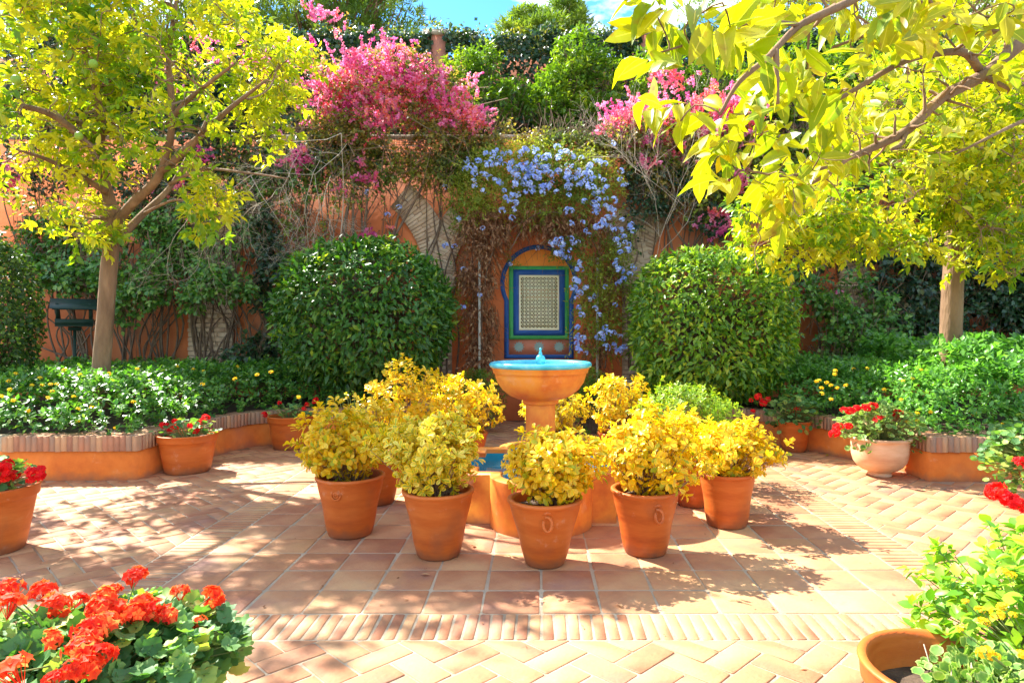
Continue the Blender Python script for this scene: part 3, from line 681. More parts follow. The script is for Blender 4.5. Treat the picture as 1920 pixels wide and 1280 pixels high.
g = G(); box(g, (wx(954.2), -.012, wz(664.4)), (wx(1066.8), -.001, wz(636.1))); tp = g.build('tile_panel', M_redp, NW)
gs = G(); a = np.arange(24)*math.pi/12; r = np.where(np.arange(24) % 2 == 0, .098, .060)
gs.addf(np.r_[np.c_[r*np.cos(a), np.full(24, -.017), r*np.sin(a)], [(0,-.021,0)]], [(i, (i+1) % 24, 24) for i in range(24)]); sm_ = gs.mesh('star', M_star)
for px in (973, 1010.5, 1048): link('star', sm_, tp, None, Matrix.Translation((wx(px), 0, wz(650))))

# ---------------------------------------------------------------- fountain
FX, FY = .025, 5.74
FT = thing('fountain', (FX, FY, 0), 'orange pedestal fountain with turquoise rimmed bowl in a lobed blue pool', 'fountain')
def outline(s, c, r, n_=16):
    dx = math.sqrt(r*r-(c-s)**2); pts = []
    for q in range(4):
        a0 = math.atan2(c-s, -dx); a1 = math.atan2(c-s, dx)   # from left meet, down round, to right meet
        loc = [(-s, -s)]
        for a in np.linspace(a0 if a0 > 0 else a0+2*math.pi, 2*math.pi + a1 if a1 < math.pi/2 else a1, n_):
            loc.append((r*math.cos(a), -c + r*math.sin(a)))
        ang = q*math.pi/2; C_, S_ = math.cos(ang), math.sin(ang)
        pts += [(x*C_-y*S_, x*S_+y*C_) for x, y in loc]
    return np.array(pts)
def ring(g, A, za, B, zb):
    n_ = len(A); g.add(np.concatenate([np.c_[A, np.full(n_, za)], np.c_[B, np.full(n_, zb)]]), [(i, (i+1) % n_, n_+(i+1) % n_, n_+i) for i in range(n_)])
Oo = outline(.585, .585, .395); Oi = outline(.50, .585, .31); Ot = outline(.575, .585, .388); Oj = outline(.51, .585, .318)
g = G(); ring(g, Oo, 0, Oo, .375); ring(g, Oo, .375, Ot, .385); ring(g, Ot, .385, Oj, .385); ring(g, Oj, .385, Oi, .377); ring(g, Oi, .377, Oi, .34)
g.build('basin_wall', M_fount, FT)
g = G(); ring(g, Oi, .3395, Oi, .03); g.addf(np.c_[Oi, np.full(len(Oi), .03)], [tuple(range(len(Oi)))]); g.build('basin_lining', M_pool, FT)
g = G(); tl = G(); rp_ = np.random.RandomState(4)                # glazed tiles on the pool floor
for i in range(-10, 11):
    for j in range(-10, 11):
        x, y = i*.10, j*.10
        if in_poly(np.array((x, y)), outline(.46, .585, .27)): prism(tl, [(x-.047,y-.047),(x+.047,y-.047),(x+.047,y+.047),(x-.047,y+.047)], .03, .04+rp_.uniform(0,.0015), .002, rp_.rand())
tl.build('pool_tiles', M_pool, FT, kind='stuff')
g = G(); g.addf(np.c_[outline(.499,.585,.309), np.full(len(Oi), .27)], [tuple(range(len(Oi)))]); g.build('pool_water', M_water, FT)
g = G(); a = (np.arange(8)+.5)*math.pi/4
for z0, z1, r0, r1 in ((.04,.44,.140,.138),(.44,.86,.138,.136)):
    A = np.c_[r0*np.cos(a), r0*np.sin(a)]; B = np.c_[r1*np.cos(a), r1*np.sin(a)]; ring(g, A, z0, B, z1)
g.build('column', M_fount, FT)
g = G(); prof = [(.10,.862),(.150,.860),(.158,.875),(.150,.892),(.20,.905),(.27,.935),(.33,.985),(.372,1.045),(.39,1.10),(.392,1.12),(.404,1.125),(.410,1.135),(.409,1.150),(.418,1.158),(.420,1.175)]
lathe(g, prof, 56); g.build('bowl', M_fount, FT, smooth=True)
g = G(); lathe(g, [(.420,1.172),(.432,1.176),(.440,1.188),(.441,1.202),(.434,1.214),(.42,1.219),(.408,1.215),(.398,1.203),(.392,1.185),(.37,1.15),(.25,1.10),(.0,1.09)], 56); g.build('bowl_rim', M_turq, FT, smooth=True)
g = G(); disc(g, .390, 1.190, 56); g.build('bowl_water', M_water, FT)
g = G(); lathe(g, [(.030,1.10),(.030,1.20),(.040,1.205),(.043,1.225),(.042,1.25),(.032,1.270),(.016,1.280),(.014,1.290),(.018,1.294),(.010,1.302),(.007,1.318),(.011,1.326),(.009,1.336),(0.0005,1.342)], 24); g.build('spout', M_turq, FT, smooth=True)
# ================================================================ potted plants
def frame_mat(pos, d, nrm, ln, wd):
    y = unit(d); x = unit(np.cross(y, nrm)); z = np.cross(x, y)
    return Matrix(((x[0]*ln*wd, y[0]*ln, z[0]*ln, pos[0]), (x[1]*ln*wd, y[1]*ln, z[1]*ln, pos[1]), (x[2]*ln*wd, y[2]*ln, z[2]*ln, pos[2]), (0, 0, 0, 1)))
_tm = {}
def leaf_mesh(T, key, m_):
    k = (key, m_.name)
    if k not in _tm:
        g = G(); g.add(T[0], T[1], 0., T[2]); _tm[k] = g.mesh('leaf', m_)
    return _tm[k]
def split_leaves(root, P_, D_, N_, Ln, wd, T, key, m_, n_obj, near, name='leaf'):
    """the n_obj leaves nearest the viewer become single objects, the rest one mesh"""
    o = np.argsort(near); A = o[:n_obj]; B = o[n_obj:]
    Ts = T if isinstance(T, list) else [T]; T = Ts[0]
    ms = [leaf_mesh(q, key+str(k), m_) for k, q in enumerate(Ts)]
    for i in A: link(name, ms[i % len(ms)], root, None, frame_mat(P_[i], D_[i], N_[i], Ln[i], wd))
    if len(B):
        g = G(); leaves(g, P_[B], D_[B], N_[B], Ln[B], wd, T); g.build('foliage', m_, root, kind='stuff')

def pot(root, rb_, rt_, h, style='plain', seed=0, m_=None, deep=0):
    rr = np.random.RandomState(seed); g = G(); th = .018
    if style == 'plain':
        lip = .012
        pr = [(rb_*.3, 0.004), (rb_-.008, 0), (rb_, .01)] + [(rb_+(rt_-rb_)*t_**.94 + .003*math.sin(t_*9), .01+(h-.03)*t_) for t_ in np.linspace(.12, .95, 9)] + [(rt_+lip*.3, h-.028), (rt_+lip, h-.02), (rt_+lip, h-.005), (rt_+lip*.4, h), (rt_-th, h-.002), (rt_-th-.006, h-.02), (rt_-th-.02, h*.78), (rt_-th-.05, h*.5), (0.001, h*.48)]
    elif style == 'collar':
        c_ = .075
        pr = [(rb_*.3, 0.004), (rb_-.008, 0), (rb_, .01)] + [(rb_+(rt_*.93-rb_)*t_**.9, .01+(h-c_-.01)*t_) for t_ in np.linspace(.12, .98, 7)] + [(rt_*.97, h-c_), (rt_*.985, h-c_+.008), (rt_, h-.012), (rt_+.006, h-.006), (rt_, h), (rt_-.02, h), (rt_-.028, h-.02), (rt_-.05, h*.7), (.001, h*.66)]
    else:                                                     # belly: rounded urn on a small foot
        pr = [(.09, .0), (.115, .002), (.118, .018), (.108, .03), (.115, .045)] + [(rt_*q, h*z) for q, z in ((.60,.16),(.76,.24),(.88,.36),(.94,.50),(.965,.66),(.975,.80),(.975,.88))] + [(rt_*.99, h*.90), (rt_*1.05, h*.93), (rt_*1.06, h*.97), (rt_*1.04, h), (rt_*.96, h), (rt_*.92, h*.95), (rt_*.9, h*.8), (.001, h*.78)]
    lathe(g, pr, 44, wavy=.006, seed=seed); p_ = g.build('pot', m_ or M_pot, root, smooth=True)
    g = G(); zs = h - (.055 if style != 'plain' else .06) - deep; rs = (rt_-th-.012) if style == 'plain' else rt_*.93 if style == 'belly' else rt_-.032
    a = np.linspace(0, 2*np.pi, 20, endpoint=False); v = np.c_[rs*np.cos(a), rs*np.sin(a), zs+rr.normal(size=20)*.003]
    g.addf(np.r_[v, [(0, 0, zs+.02)]], [(i, (i+1) % 20, 20) for i in range(20)]); g.build('soil', M_soil, p_)
    return p_

def stems(root, rr, n_, z0, tips, r=.006, m_=M_twig):
    g = G()
    for i in range(n_):
        t_ = tips[i % len(tips)]; a = np.array((t_[0]*.15+rr.normal()*.02, t_[1]*.15+rr.normal()*.02, z0))
        mid = a*.45 + t_*.55 + np.array((rr.normal()*.02, rr.normal()*.02, .05*rr.rand()))
        tube(g, catmull([a, mid, t_], 7), [r, r*.35], 5)
    g.build('stem', m_, root)

def crown_tips(rr, n_, c, R, h0, lumps=7):
    """rosette positions in a lumpy dome; returns positions and outward directions"""
    L_ = unit(rr.normal(size=(lumps, 3)) + np.array((0, 0, .5))); L_[:, 2] = np.abs(L_[:, 2])*.9 - .12
    d = unit(rr.normal(size=(n_, 3)) + np.array((0, 0, .25)))
    lump = (np.exp(-((d[:, None]-L_[None])**2).sum(-1)*5)).max(1)
    rad_ = (.70 + .42*lump) * (rr.rand(n_)**.30) * (1 + rr.normal(size=n_)*.09)
    p = np.asarray(c) + d*np.asarray(R)*rad_[:, None]
    ok = p[:, 2] > h0 - .04*rr.rand(n_)
    return p[ok], d[ok]

POT_GROUP = 'potted shrubs ringed round the fountain'
def euonymus(px, py_base, rb_, rt_, h, R, top, label, seed, m_=M_euo, style='plain', n_ros=360, leaf=.052, orn=None, nobj=0, dx=0, T=TR, name='potted_shrub', wd=.52, xy=None, cat='potted shrub', sprig=False):
    rr = np.random.RandomState(seed)
    Y = F*CH/(py_base-CY) if xy is None else xy[1]; x = (px-CX)*Y/F if xy is None else xy[0]
    root = thing(name, (x, Y, 0), label, cat, POT_GROUP)
    pt = pot(root, rb_, rt_, h, style, seed)
    if orn: ornament(pt, orn, rb_, rt_, h)
    R *= 1.08; zc = h + (top-h)*.40; Rz = (top-zc)*1.03
    p, d = crown_tips(rr, n_ros, (dx, 0, zc), (R, R*.95, Rz), h-.03)
    # hang over the rim a little
    outr = np.hypot(p[:, 0], p[:, 1]); keep = (p[:, 2] > h+.01) | (outr > rt_*.95); p, d = p[keep], d[keep]
    k = 8; dd = unit(d*.9 + np.array((0, 0, .35)) + rr.normal(size=d.shape)*.25)
    P_, D_, N_, Ln = sprays(rr, p - dd*.02, dd, k, .055, leaf, spread=1.0, droop=.05, t0=.1, up=.5, base=.35)
    N_ = N_*.5 + np.repeat(dd, k, 0)
    near = P_[:, 1] - .3*np.abs(P_[:, 0])*0 - .5*P_[:, 2]*.3
    split_leaves(root, P_, D_, N_, Ln, wd, T, 'T%d' % len(T[0]), m_, nobj, near)
    g = G(); base = np.array((0, 0, h-.05)); sel = rr.permutation(len(p))[:90]
    A = base + np.c_[p[sel, :2]*.35, np.full(len(sel), .02)] + rr.normal(size=(len(sel), 3))*(.015,.015,.0); mid = (A+p[sel])*.5 + np.array((0,0,.02))
    segs(g, A, mid, .004, .003); segs(g, mid, p[sel], .003, .0016); g.build('stem', M_twig, root)
    return root

def ornament(pt, kind, rb_, rt_, h):
    a, z = kind[1], kind[2]; r = rb_+(rt_-rb_)*(z/h)**.94; c, s = math.cos(a), math.sin(a)
    g = G()
    def Lc(u, v, o): return np.array((c*(r+o)-s*u, s*(r+o)+c*u, z+v))      # u sideways, v up, o outwards
    if kind[0] == 'ring':
        tube(g, [Lc(.026*math.sin(t_), -.045+.042*math.cos(t_), .012+.022*math.sin(t_/2)) for t_ in np.linspace(-.5, 5.3, 18)], [.010,.011,.009], 8)
        tube(g, [Lc(-.028, .012, .002), Lc(0, .024, .010), Lc(.028, .012, .002)], [.007,.014,.007], 8)
        g.build('handle_ring', M_pot, pt, smooth=True)
    else:
        for R_2, w2 in ((.034, .0065), (.018, .005)): tube(g, [Lc(R_2*math.cos(t_), R_2*math.sin(t_), .004) for t_ in np.linspace(0, 2*math.pi, 20)], [w2], 6)
        tube(g, [Lc(0, 0, -.004), Lc(0, 0, .010)], [.010, .006], 8)
        g.build('medallion', M_pot, pt, smooth=True)

V = M_euoV
_s1 = euonymus(657, 1000, .157, .237, .435, .385, .92, 'yellow variegated shrub in terracotta pot with round medallion, front left of the ring', 21, orn=('med', -1.75, .335), nobj=260, dx=-.05)
euonymus(822, 1039, .142, .228, .440, .355, .965, 'green hearted cream edged shrub in pot between the medallion pot and the frontmost pot', 22, m_=V, nobj=260, dx=-.05)
euonymus(1022, 1055, .125, .232, .425, .30, .86, 'yellow shrub in frontmost terracotta pot with clay ring, directly before the fountain column', 23, orn=('ring', -1.52, .36), nobj=260, dx=.07)
euonymus(1210, 1034, .140, .222, .432, .385, .97, 'yellow shrub in terracotta pot with clay ring, next to the right of the frontmost pot', 24, orn=('ring', -1.35, .345), nobj=260, dx=.03)
euonymus(1363, 983, .150, .206, .410, .365, .80, 'yellow shrub in plain whitish streaked terracotta pot, rightmost of the ring', 25, nobj=220, dx=.02)
euonymus(0, 0, .15, .225, .42, .30, .92, 'yellow shrub in pot half hidden behind the medallion pot', 26, xy=(-1.40, 5.78), n_ros=150)
euonymus(0, 0, .15, .225, .42, .42, 1.20, 'tallest golden shrub of the ring, standing before the left clipped bush', 27, xy=(-1.28, 6.55), n_ros=300)
euonymus(0, 0, .15, .225, .42, .42, 1.02, 'golden shrub in pot behind the fountain, just left of its column', 28, xy=(-.76, 7.02), n_ros=260)
euonymus(0, 0, .14, .21, .40, .36, .90, 'low green and yellow shrub in pot directly behind the fountain column', 29, xy=(.20, 7.25), n_ros=190, m_=V)
euonymus(0, 0, .15, .22, .42, .36, 1.06, 'golden shrub in pot behind the fountain, just right of its column', 30, xy=(.86, 7.02), n_ros=230)
euonymus(0, 0, .15, .22, .42, .60, 1.00, 'broad bright green shrub in pot behind the rightmost yellow shrubs', 31, xy=(1.50, 6.55), n_ros=420, m_=M_box, leaf=.045, wd=.38)
euonymus(0, 0, .13, .21, .40, .30, .80, 'small yellow shrub in pot tucked between the two rightmost front pots', 32, xy=(1.33, 5.70), n_ros=120)

g = G(); gl = G(); rr = np.random.RandomState(77)          # pale leggy shoots standing up behind the medallion pot's crown
for px, py in ((634,742),(641,748),(650,738),(655,740),(663,736),(659,758)):
    q = P(px, py, 5.05) - np.array(_s1.location); b = np.array((q[0]*.5+.02, .10, .62)); tube(g, catmull([b, (b+q)/2+np.array((.012, 0, 0)), q], 7), [.004, .002], 5)
    P_, D_, N_, Ln = sprays(rr, q[None]-np.array((0,0,.03)), np.array([[0,0,1.]]), 7, .04, .026, spread=1.0, t0=.3); leaves(gl, P_, D_, N_, Ln, .4, T4, rng=rr)
g.build('stem', M_stemg, _s1); gl.build('shoots', M_box, _s1, kind='stuff')

# flower heads -------------------------------------------------------------------------
def head_mesh(name, m_, n_f, R, pet, flat=.55, seed=0, petals=5, T=T2, wd=.8, up=.7, jit=.0):
    rr = np.random.RandomState(seed); d = unit(rr.normal(size=(n_f, 3)) + np.array((0, 0, up))); c = d*np.array((R, R, R*flat))*(1-jit*2*rr.rand(n_f, 1))
    a = np.arange(petals)*2*math.pi/petals; Pp, Dd, Nn = [], [], []
    x = unit(np.cross(d, rr.normal(size=(n_f, 3)))); y = np.cross(d, x)
    for k in range(petals): Pp.append(c); Dd.append(unit(math.cos(a[k])*x + math.sin(a[k])*y + d*.35)); Nn.append(d)
    g = G(); P2 = np.concatenate(Pp)
    if jit: segs(g, np.tile((0., 0., -R*1.2), (n_f, 1)), c, .0012, .001, .1)
    g = g; P2 = P2; leaves(g, P2, np.concatenate(Dd), np.concatenate(Nn), pet*(.85+.3*rr.rand(len(P2))), wd, T, rr.rand(len(P2))*.5)
    return g.mesh(name, m_)
H_RED = [head_mesh('flower_head', M_red, 26, .033, .020, seed=s) for s in range(3)]
H_BIG = [head_mesh('flower_head', M_orr, 19, .050, .024, .42, seed=s+5, T=T4, wd=.85, up=1.2, jit=.16) for s in range(5)]
H_YEL = [head_mesh('flower_head', M_yel, 18, .017, .0085, .5, seed=s+9) for s in range(2)]
H_BLU = [head_mesh('flower_cluster', M_plum, 12, .045, .025, .6, seed=s+20, wd=.75) for s in range(4)]

def put_head(root, meshes, p, s, rr, tilt=.4, name='flower_head'):
    Mx = Matrix.Translation(p) @ Matrix.Rotation(rr.normal()*tilt, 4, 'X') @ Matrix.Rotation(rr.normal()*tilt, 4, 'Y') @ Matrix.Rotation(rr.rand()*6.28, 4, 'Z') @ Matrix.Scale(s, 4)
    return link(name, meshes[rr.randint(len(meshes))], root, None, Mx)

def geranium(x, Y, rb_, rt_, h, R, top, n_l, leaf, heads, label, seed, style='collar', m_=M_ger, hm=None, potm=None, nobj=0, group='potted geraniums along the planter walls', name='potted_geranium', dz=.25, wd=1.0):
    rr = np.random.RandomState(seed); root = thing(name, (x, Y, 0), label, 'potted plant', group)
    pot(root, rb_, rt_, h, style, seed, potm)
    c = np.array((0, 0, h + (top-h)*.15)); Rv = np.array((R, R*.9, (top-h)*.85))
    d = unit(rr.normal(size=(n_l, 3)) + np.array((0, 0, .55))); q = (.45+.55*rr.rand(n_l)**.5)*(1+.18*wob(d, 2.2, seed))
    p = c + d*Rv*q[:, None]; ok = (p[:, 2] > h-.02) | (np.hypot(p[:, 0], p[:, 1]) > rt_+.01); ok &= p[:, 2] > h-dz*.6; p, d = p[ok], d[ok]
    D_ = unit(d*np.array((1, 1, .2)) + rr.normal(size=d.shape)*.45); N_ = unit(d*.8 + np.array((0, -.25, 1.0)) + rr.normal(size=d.shape)*.35)
    Ln = leaf*(.65+.6*rr.rand(len(p)))
    near = p[:, 1] - .8*p[:, 2] - .6*np.linalg.norm((p-c)/Rv, axis=1)*R
    split_leaves(root, p - D_*Ln[:, None]*.4, D_, N_, Ln, wd, TG2 if nobj else TG, 'TG2' if nobj else 'TG', m_, nobj, near)
    g = G(); A = np.c_[p[:, :2]*.3, np.full(len(p), h-.04)]; m2 = (A+p)/2 + np.array((0, 0, .03)); segs(g, A, m2, .004, .003); segs(g, m2, p, .003, .002); g.build('stem', M_stemg, root)
    for hx, hy, hz, s in heads:
        Hp = (hx, hy, hz); put_head(root, hm or H_RED, Hp, s, rr)
        g = G(); b = np.array((hx*.55, hy*.55, min(hz-.08, top-.05))); tube(g, catmull([b, (np.array(Hp)+b)/2+np.array((.01,0,0)), Hp], 6), [.003, .002], 5); g.build('flower_stalk', M_stemg, root)
    return root

def hd(Y, x, lst, sc=1., yo=0.):
    """flower heads given by where they show in the photograph"""
    o_ = []
    for i, (px, py, s) in enumerate(lst):
        y_ = Y + yo + ((i*37) % 11 - 5)*.022; q = P(px, py, y_); o_.append((q[0]-x, y_-Y, q[2], s*sc))
    return o_

x, Y = -3.70, 7.05
geranium(x, Y, .22, .295, .40, .33, .56, 90, .055, hd(Y, x, [(308,797,1.0),(322,805,1.15),(334,800,.9),(360,798,1.0),(378,790,1.1),(386,782,.9),(366,808,.9),(328,790,.8),(372,800,.9)], 1.15), 'scarlet geranium in wide collared terracotta pot at the corner of the left planter', 41)
x, Y = -3.12, 8.45
geranium(x, Y, .22, .29, .41, .31, .58, 80, .055, hd(Y, x, [(496,777,.9),(524,755,.7),(553,765,.6),(570,766,.8),(591,751,1.1),(575,758,.8)], 1.1), 'shaded pot of sparse dark red geraniums against the left curved planter', 42)
x, Y = 3.16, 8.22
geranium(x, Y, .14, .20, .38, .36, .70, 260, .055, hd(Y, x, [(1421,743,1.0),(1431,754,1.1),(1440,748,.8),(1408,750,.6),(1412,770,.7),(1484,776,1.1),(1495,768,1.0),(1478,770,.9),(1418,792,.6)], 1.15), 'coral red geranium in slim orange pot against the right curved planter', 43, style='plain')
x, Y = 3.52, 6.86
geranium(x, Y, .12, .285, .40, .44, .74, 560, .05, hd(Y, x, [(1583,768,.9),(1594,770,1.1),(1608,765,1.0),(1624,764,1.0),(1638,761,1.1),(1571,800,1.2),(1590,798,1.0),(1682,775,1.3),(1678,783,1.2),(1645,787,1.1),(1655,783,.8),(1565,812,1.2)], 1.15, -.15), 'red geranium spilling from pale rounded urn before the right planter corner', 44, style='belly', potm=M_potpale, m_=M_gerv, dz=.35)
x, Y = -3.72, 4.52
geranium(x, Y, .20, .285, .44, .30, .62, 130, .06, hd(Y, x, [(2,885,1.2),(10,893,1.2),(22,890,1.1),(66,888,1.3),(72,882,1.0),(60,898,.9),(-10,880,1.2),(12,872,1.),(5,905,1.)], 1.1, -.1), 'red geranium in big terracotta pot cut off by the left edge of the photo', 45)
x, Y = 2.10, 8.75
geranium(x, Y, .16, .22, .38, .26, .56, 70, .05, hd(Y, x, [(1297,742,.9),(1306,748,1.0),(1322,746,1.2),(1314,742,.8)], 1.1), 'dark red geranium mostly hidden behind the broad bright green shrub', 46, style='plain')
x, Y = 4.12, 5.28
geranium(x, Y, .18, .26, .42, .56, .82, 1500, .052, hd(Y, x, [(1868,916,1.4),(1882,928,1.4),(1893,936,1.4),(1903,942,1.2),(1862,926,1.2),(1915,866,1.2),(1908,950,1.)], 1.2, -.35), 'leafy geranium with drooping red blooms cut off by the right edge of the photo', 47, style='plain', dz=.55)

# foreground geranium, lower left corner
x, Y = -1.46, 2.20
HB = [(12,1105,1.1,2.15),(-8,1120,1.2,2.1),(22,1128,1.0,2.05),(83,1107,1.0,2.3),(108,1133,1.1,2.2),(92,1140,.9,2.25),(256,1078,1.0,2.35),(398,1115,1.15,2.4),(336,1108,.85,2.4),(215,1103,.6,2.35),(153,1122,.7,2.25),
      (196,1120,1.0,2.15),(182,1140,1.0,2.1),(212,1148,1.0,2.15),(170,1175,1.1,2.0),(200,1165,1.1,2.05),(165,1195,1.0,1.95),(262,1133,1.1,2.2),(285,1148,1.05,2.2),(248,1148,1.0,2.15),(312,1152,.9,2.2),(150,1212,1.0,1.9),(185,1225,1.1,1.9),(165,1250,1.,1.85),(370,1180,.8,2.3),(372,1165,.6,2.3),(100,1196,.8,1.95),(15,1262,1.2,1.75),(135,1255,.7,1.8),(102,1270,.7,1.75)]
hs = []
for a_, b_3, s_, yy in HB:
    q = P(a_, b_3, yy); hs.append((q[0]-x, yy-Y, q[2], s_*.86))
gf = geranium(x, Y, .22, .30, .34, .44, .57, 1500, .060, hs, 'vermilion geranium with ruffled leaves filling the lower left corner', 48, style='collar', hm=H_BIG, nobj=300, dz=.5, name='foreground_geranium', group='large pots in the foreground')

# foreground pot with a sparse plant and the lantana beside it, lower right
x, Y = 1.285, 2.07
rr = np.random.RandomState(50)
root = thing('foreground_geranium', (x, Y, 0), 'wide open terracotta pot with pale edged geranium, lower right corner', 'potted plant', 'large pots in the foreground')
pot(root, .19, .262, .455, 'collar', 50, deep=.055)
n_l = 620; d = unit(rr.normal(size=(n_l, 3))+np.array((0, -.2, .3))); p = np.array((.05, -.07, .42)) + d*np.array((.17,.17,.09))*(rr.rand(n_l, 1)**.4)
p[:, 2] += .05*np.clip(p[:, 0]*4, -.5, 1)
split_leaves(root, p, unit(d+rr.normal(size=d.shape)*.5), unit(np.array((0,-.3,1.))+rr.normal(size=d.shape)*.35), .030*(.7+.6*rr.rand(n_l)), 1.0, TG, 'TG', M_gerv, 200, p[:, 1]-p[:, 2])
for hp, s_ in (((.02,-.02,.475), .5), ((.07,-.20,.45), .8), ((-.02,-.26,.36), .7)): put_head(root, H_RED, hp, s_*.9, rr)
g = G()
for k in range(7):
    a = np.array((-.12+rr.rand()*.3, -.12+rr.rand()*.16, .37)); tube(g, [a, a+np.array((rr.normal()*.03, rr.normal()*.02, .09+.05*rr.rand()))], [.003,.0015], 5)
g.build('stem', M_dry, root)

def lantana_pot():
    rr = np.random.RandomState(51); x, Y = 1.86, 2.33
    root = thing('potted_lantana', (x, Y, 0), 'yellow flowering lantana bush spilling over from the right edge', 'potted plant', 'large pots in the foreground')
    pot(root, .18, .25, .34, 'collar', 51)
    n_s = 480; d = unit(rr.normal(size=(n_s, 3))+np.array((-.2, -.3, .35))); c = np.array((.05, 0, .36))
    p = c + d*np.array((.54,.50,.42))*(.55+.45*rr.rand(n_s, 1)**.5)*(1+.16*wob(d, 2.5)[:, None]); ok = p[:, 2] > .14; p, d = p[ok], d[ok]
    dd = unit(d+np.array((0, 0, .5))+rr.normal(size=d.shape)*.3)
    P_, D_, N_, Ln = sprays(rr, p-dd*.04, dd, 8, .085, .054, spread=.95, droop=.1, t0=.0, up=.8)
    split_leaves(root, P_, D_, N_, Ln, .62, T12S, 'T12', M_lanN, 300, P_[:, 1]+P_[:, 0]*.9-P_[:, 2]*.6)
    g = G(); segs(g, np.c_[p[:, :2]*.2, np.full(len(p), .30)], p, .004, .002); g.build('stem', M_stemg, root)
    for (a_, b_3, s_, yy) in ((1868,1150,1.5,2.0),(1845,1165,1.2,1.98),(1838,1142,1.0,2.0),(1880,1136,1.2,2.05),(1900,1152,.9,2.1),(1847,1222,1.6,1.85),(1862,1230,1.2,1.85),(1908,1048,.9,2.5),(1810,1127,.8,2.05),(1896,1078,1.1,2.2),(1885,1070,.9,2.2),(1915,988,1.2,2.5),(1800,1180,.6,1.95),(1915,1225,1.,1.9)):
        q = P(a_, b_3, yy)-np.array((x, Y, 0)); put_head(root, H_YEL, tuple(q), s_*.78, rr); tube_g = G(); tube(tube_g, [q*np.array((.8,.8,.85)), q], [.002,.0015], 5); tube_g.build('flower_stalk', M_stemg, root)
M_lanN = leafmat('lantana_leaf_near', [(0, (.10,.28,.02)), (.5, (.22,.42,.03)), (1, (.40,.54,.05))], rough=.38, trans=.42, tint=(1.5,1.5,.5))
lantana_pot()
# ================================================================ clipped bushes
def clipped(cx, cy, rx, rz, Y, m_, label, seed, n_, leaf, sq=2.35):
    rr = np.random.RandomState(seed); c = P(cx, cy, Y); k = Y/F
    root = thing('clipped_bush', (c[0], c[1], .37), label, 'bush', 'two big clipped bushes in the beds'); o = np.array((0, 0, c[2]-.37)); R = np.array((rx*k, rx*k*.9, rz*k))
    u = rdir(rr, n_); s_ = 1/(np.abs(u)**sq).sum(1)**(1/sq); bump = 1 + .06*wob(u, 3.2, seed) + .055*wob(u, 8, seed)
    dep = 1 - .22*rr.rand(n_)**1.8 + .02*rr.normal(size=n_); dep += (rr.rand(n_) < .02)*.06
    p = o + u*R*(s_*bump*dep)[:, None]; nr = unit(u/R)
    ok = (u[:, 1] < .45) | (rr.rand(n_) < .35); p, nr = p[ok], nr[ok]
    D_ = unit(nr*.55 + rr.normal(size=nr.shape)*.55 + np.array((0, 0, -.25))); N_ = unit(nr*1.0 + np.array((0,0,.5)) + rr.normal(size=nr.shape)*.35)
    g = G(); leaves(g, p, D_, N_, leaf*(.6+.85*rr.rand(len(p))), .42, T4, rng=rr); g.build('foliage', m_, root, kind='stuff')
    g = G()                                                   # a few young shoots above the clipped face
    u = unit(np.c_[rr.normal(size=(14, 2))*.7, np.abs(rr.normal(size=14))*.6+.5]); q = o + u*R*(1/(np.abs(u)**sq).sum(1)**(1/sq))[:, None]*.97
    P_, D_, N_, Ln = sprays(rr, q, u+np.array((0,0,.6)), 9, .13, leaf*.8, spread=.9, t0=.2); leaves(g, P_, D_, N_, Ln, .42, T4, rng=rr); g.build('shoots', M_box, root, kind='stuff')
    g = G(); tw = rdir(rr, 500); segs(g, o+tw*R*.15, o+tw*R*.86, .010, .004); 
    for s2 in (-1, 0, 1): tube(g, [(s2*.08, 0, -.05), (s2*.2, .05*s2, o[2])], [.045, .03], 7)
    g.build('stem', M_vine, root)
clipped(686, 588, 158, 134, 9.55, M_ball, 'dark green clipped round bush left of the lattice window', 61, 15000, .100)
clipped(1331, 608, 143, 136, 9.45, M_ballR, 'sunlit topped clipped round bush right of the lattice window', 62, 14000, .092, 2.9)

# small feathery shrubs behind the bowl
for cx, lab, sd in ((893, 'small fine leaved green shrub behind the fountain bowl, left of it', 63), (1108, 'small fine leaved green shrub behind the fountain bowl, right of it', 64)):
    rr = np.random.RandomState(sd); c = P(cx, 722, 9.6); root = thing('feathery_shrub', (c[0], 9.6, 0), lab, 'shrub')
    d = unit(rr.normal(size=(330, 3))+np.array((0,0,.6))); p = np.array((0,0,.42)) + d*np.array((.40,.3,.46))*(.5+.5*rr.rand(330,1)); ok = p[:, 2] > .05; p, d = p[ok], d[ok]
    P_, D_, N_, Ln = sprays(rr, p, d+np.array((0,0,.7)), 9, .09, .055, spread=.8); g = G(); leaves(g, P_, D_, N_, Ln, .22, T4, rng=rr); g.build('foliage', M_box if sd == 0 else M_shrub, root, kind='stuff')
    g = G(); segs(g, np.c_[p[:, :2]*.2, np.full(len(p), 0)], p, .006, .002); g.build('stem', M_vine, root)

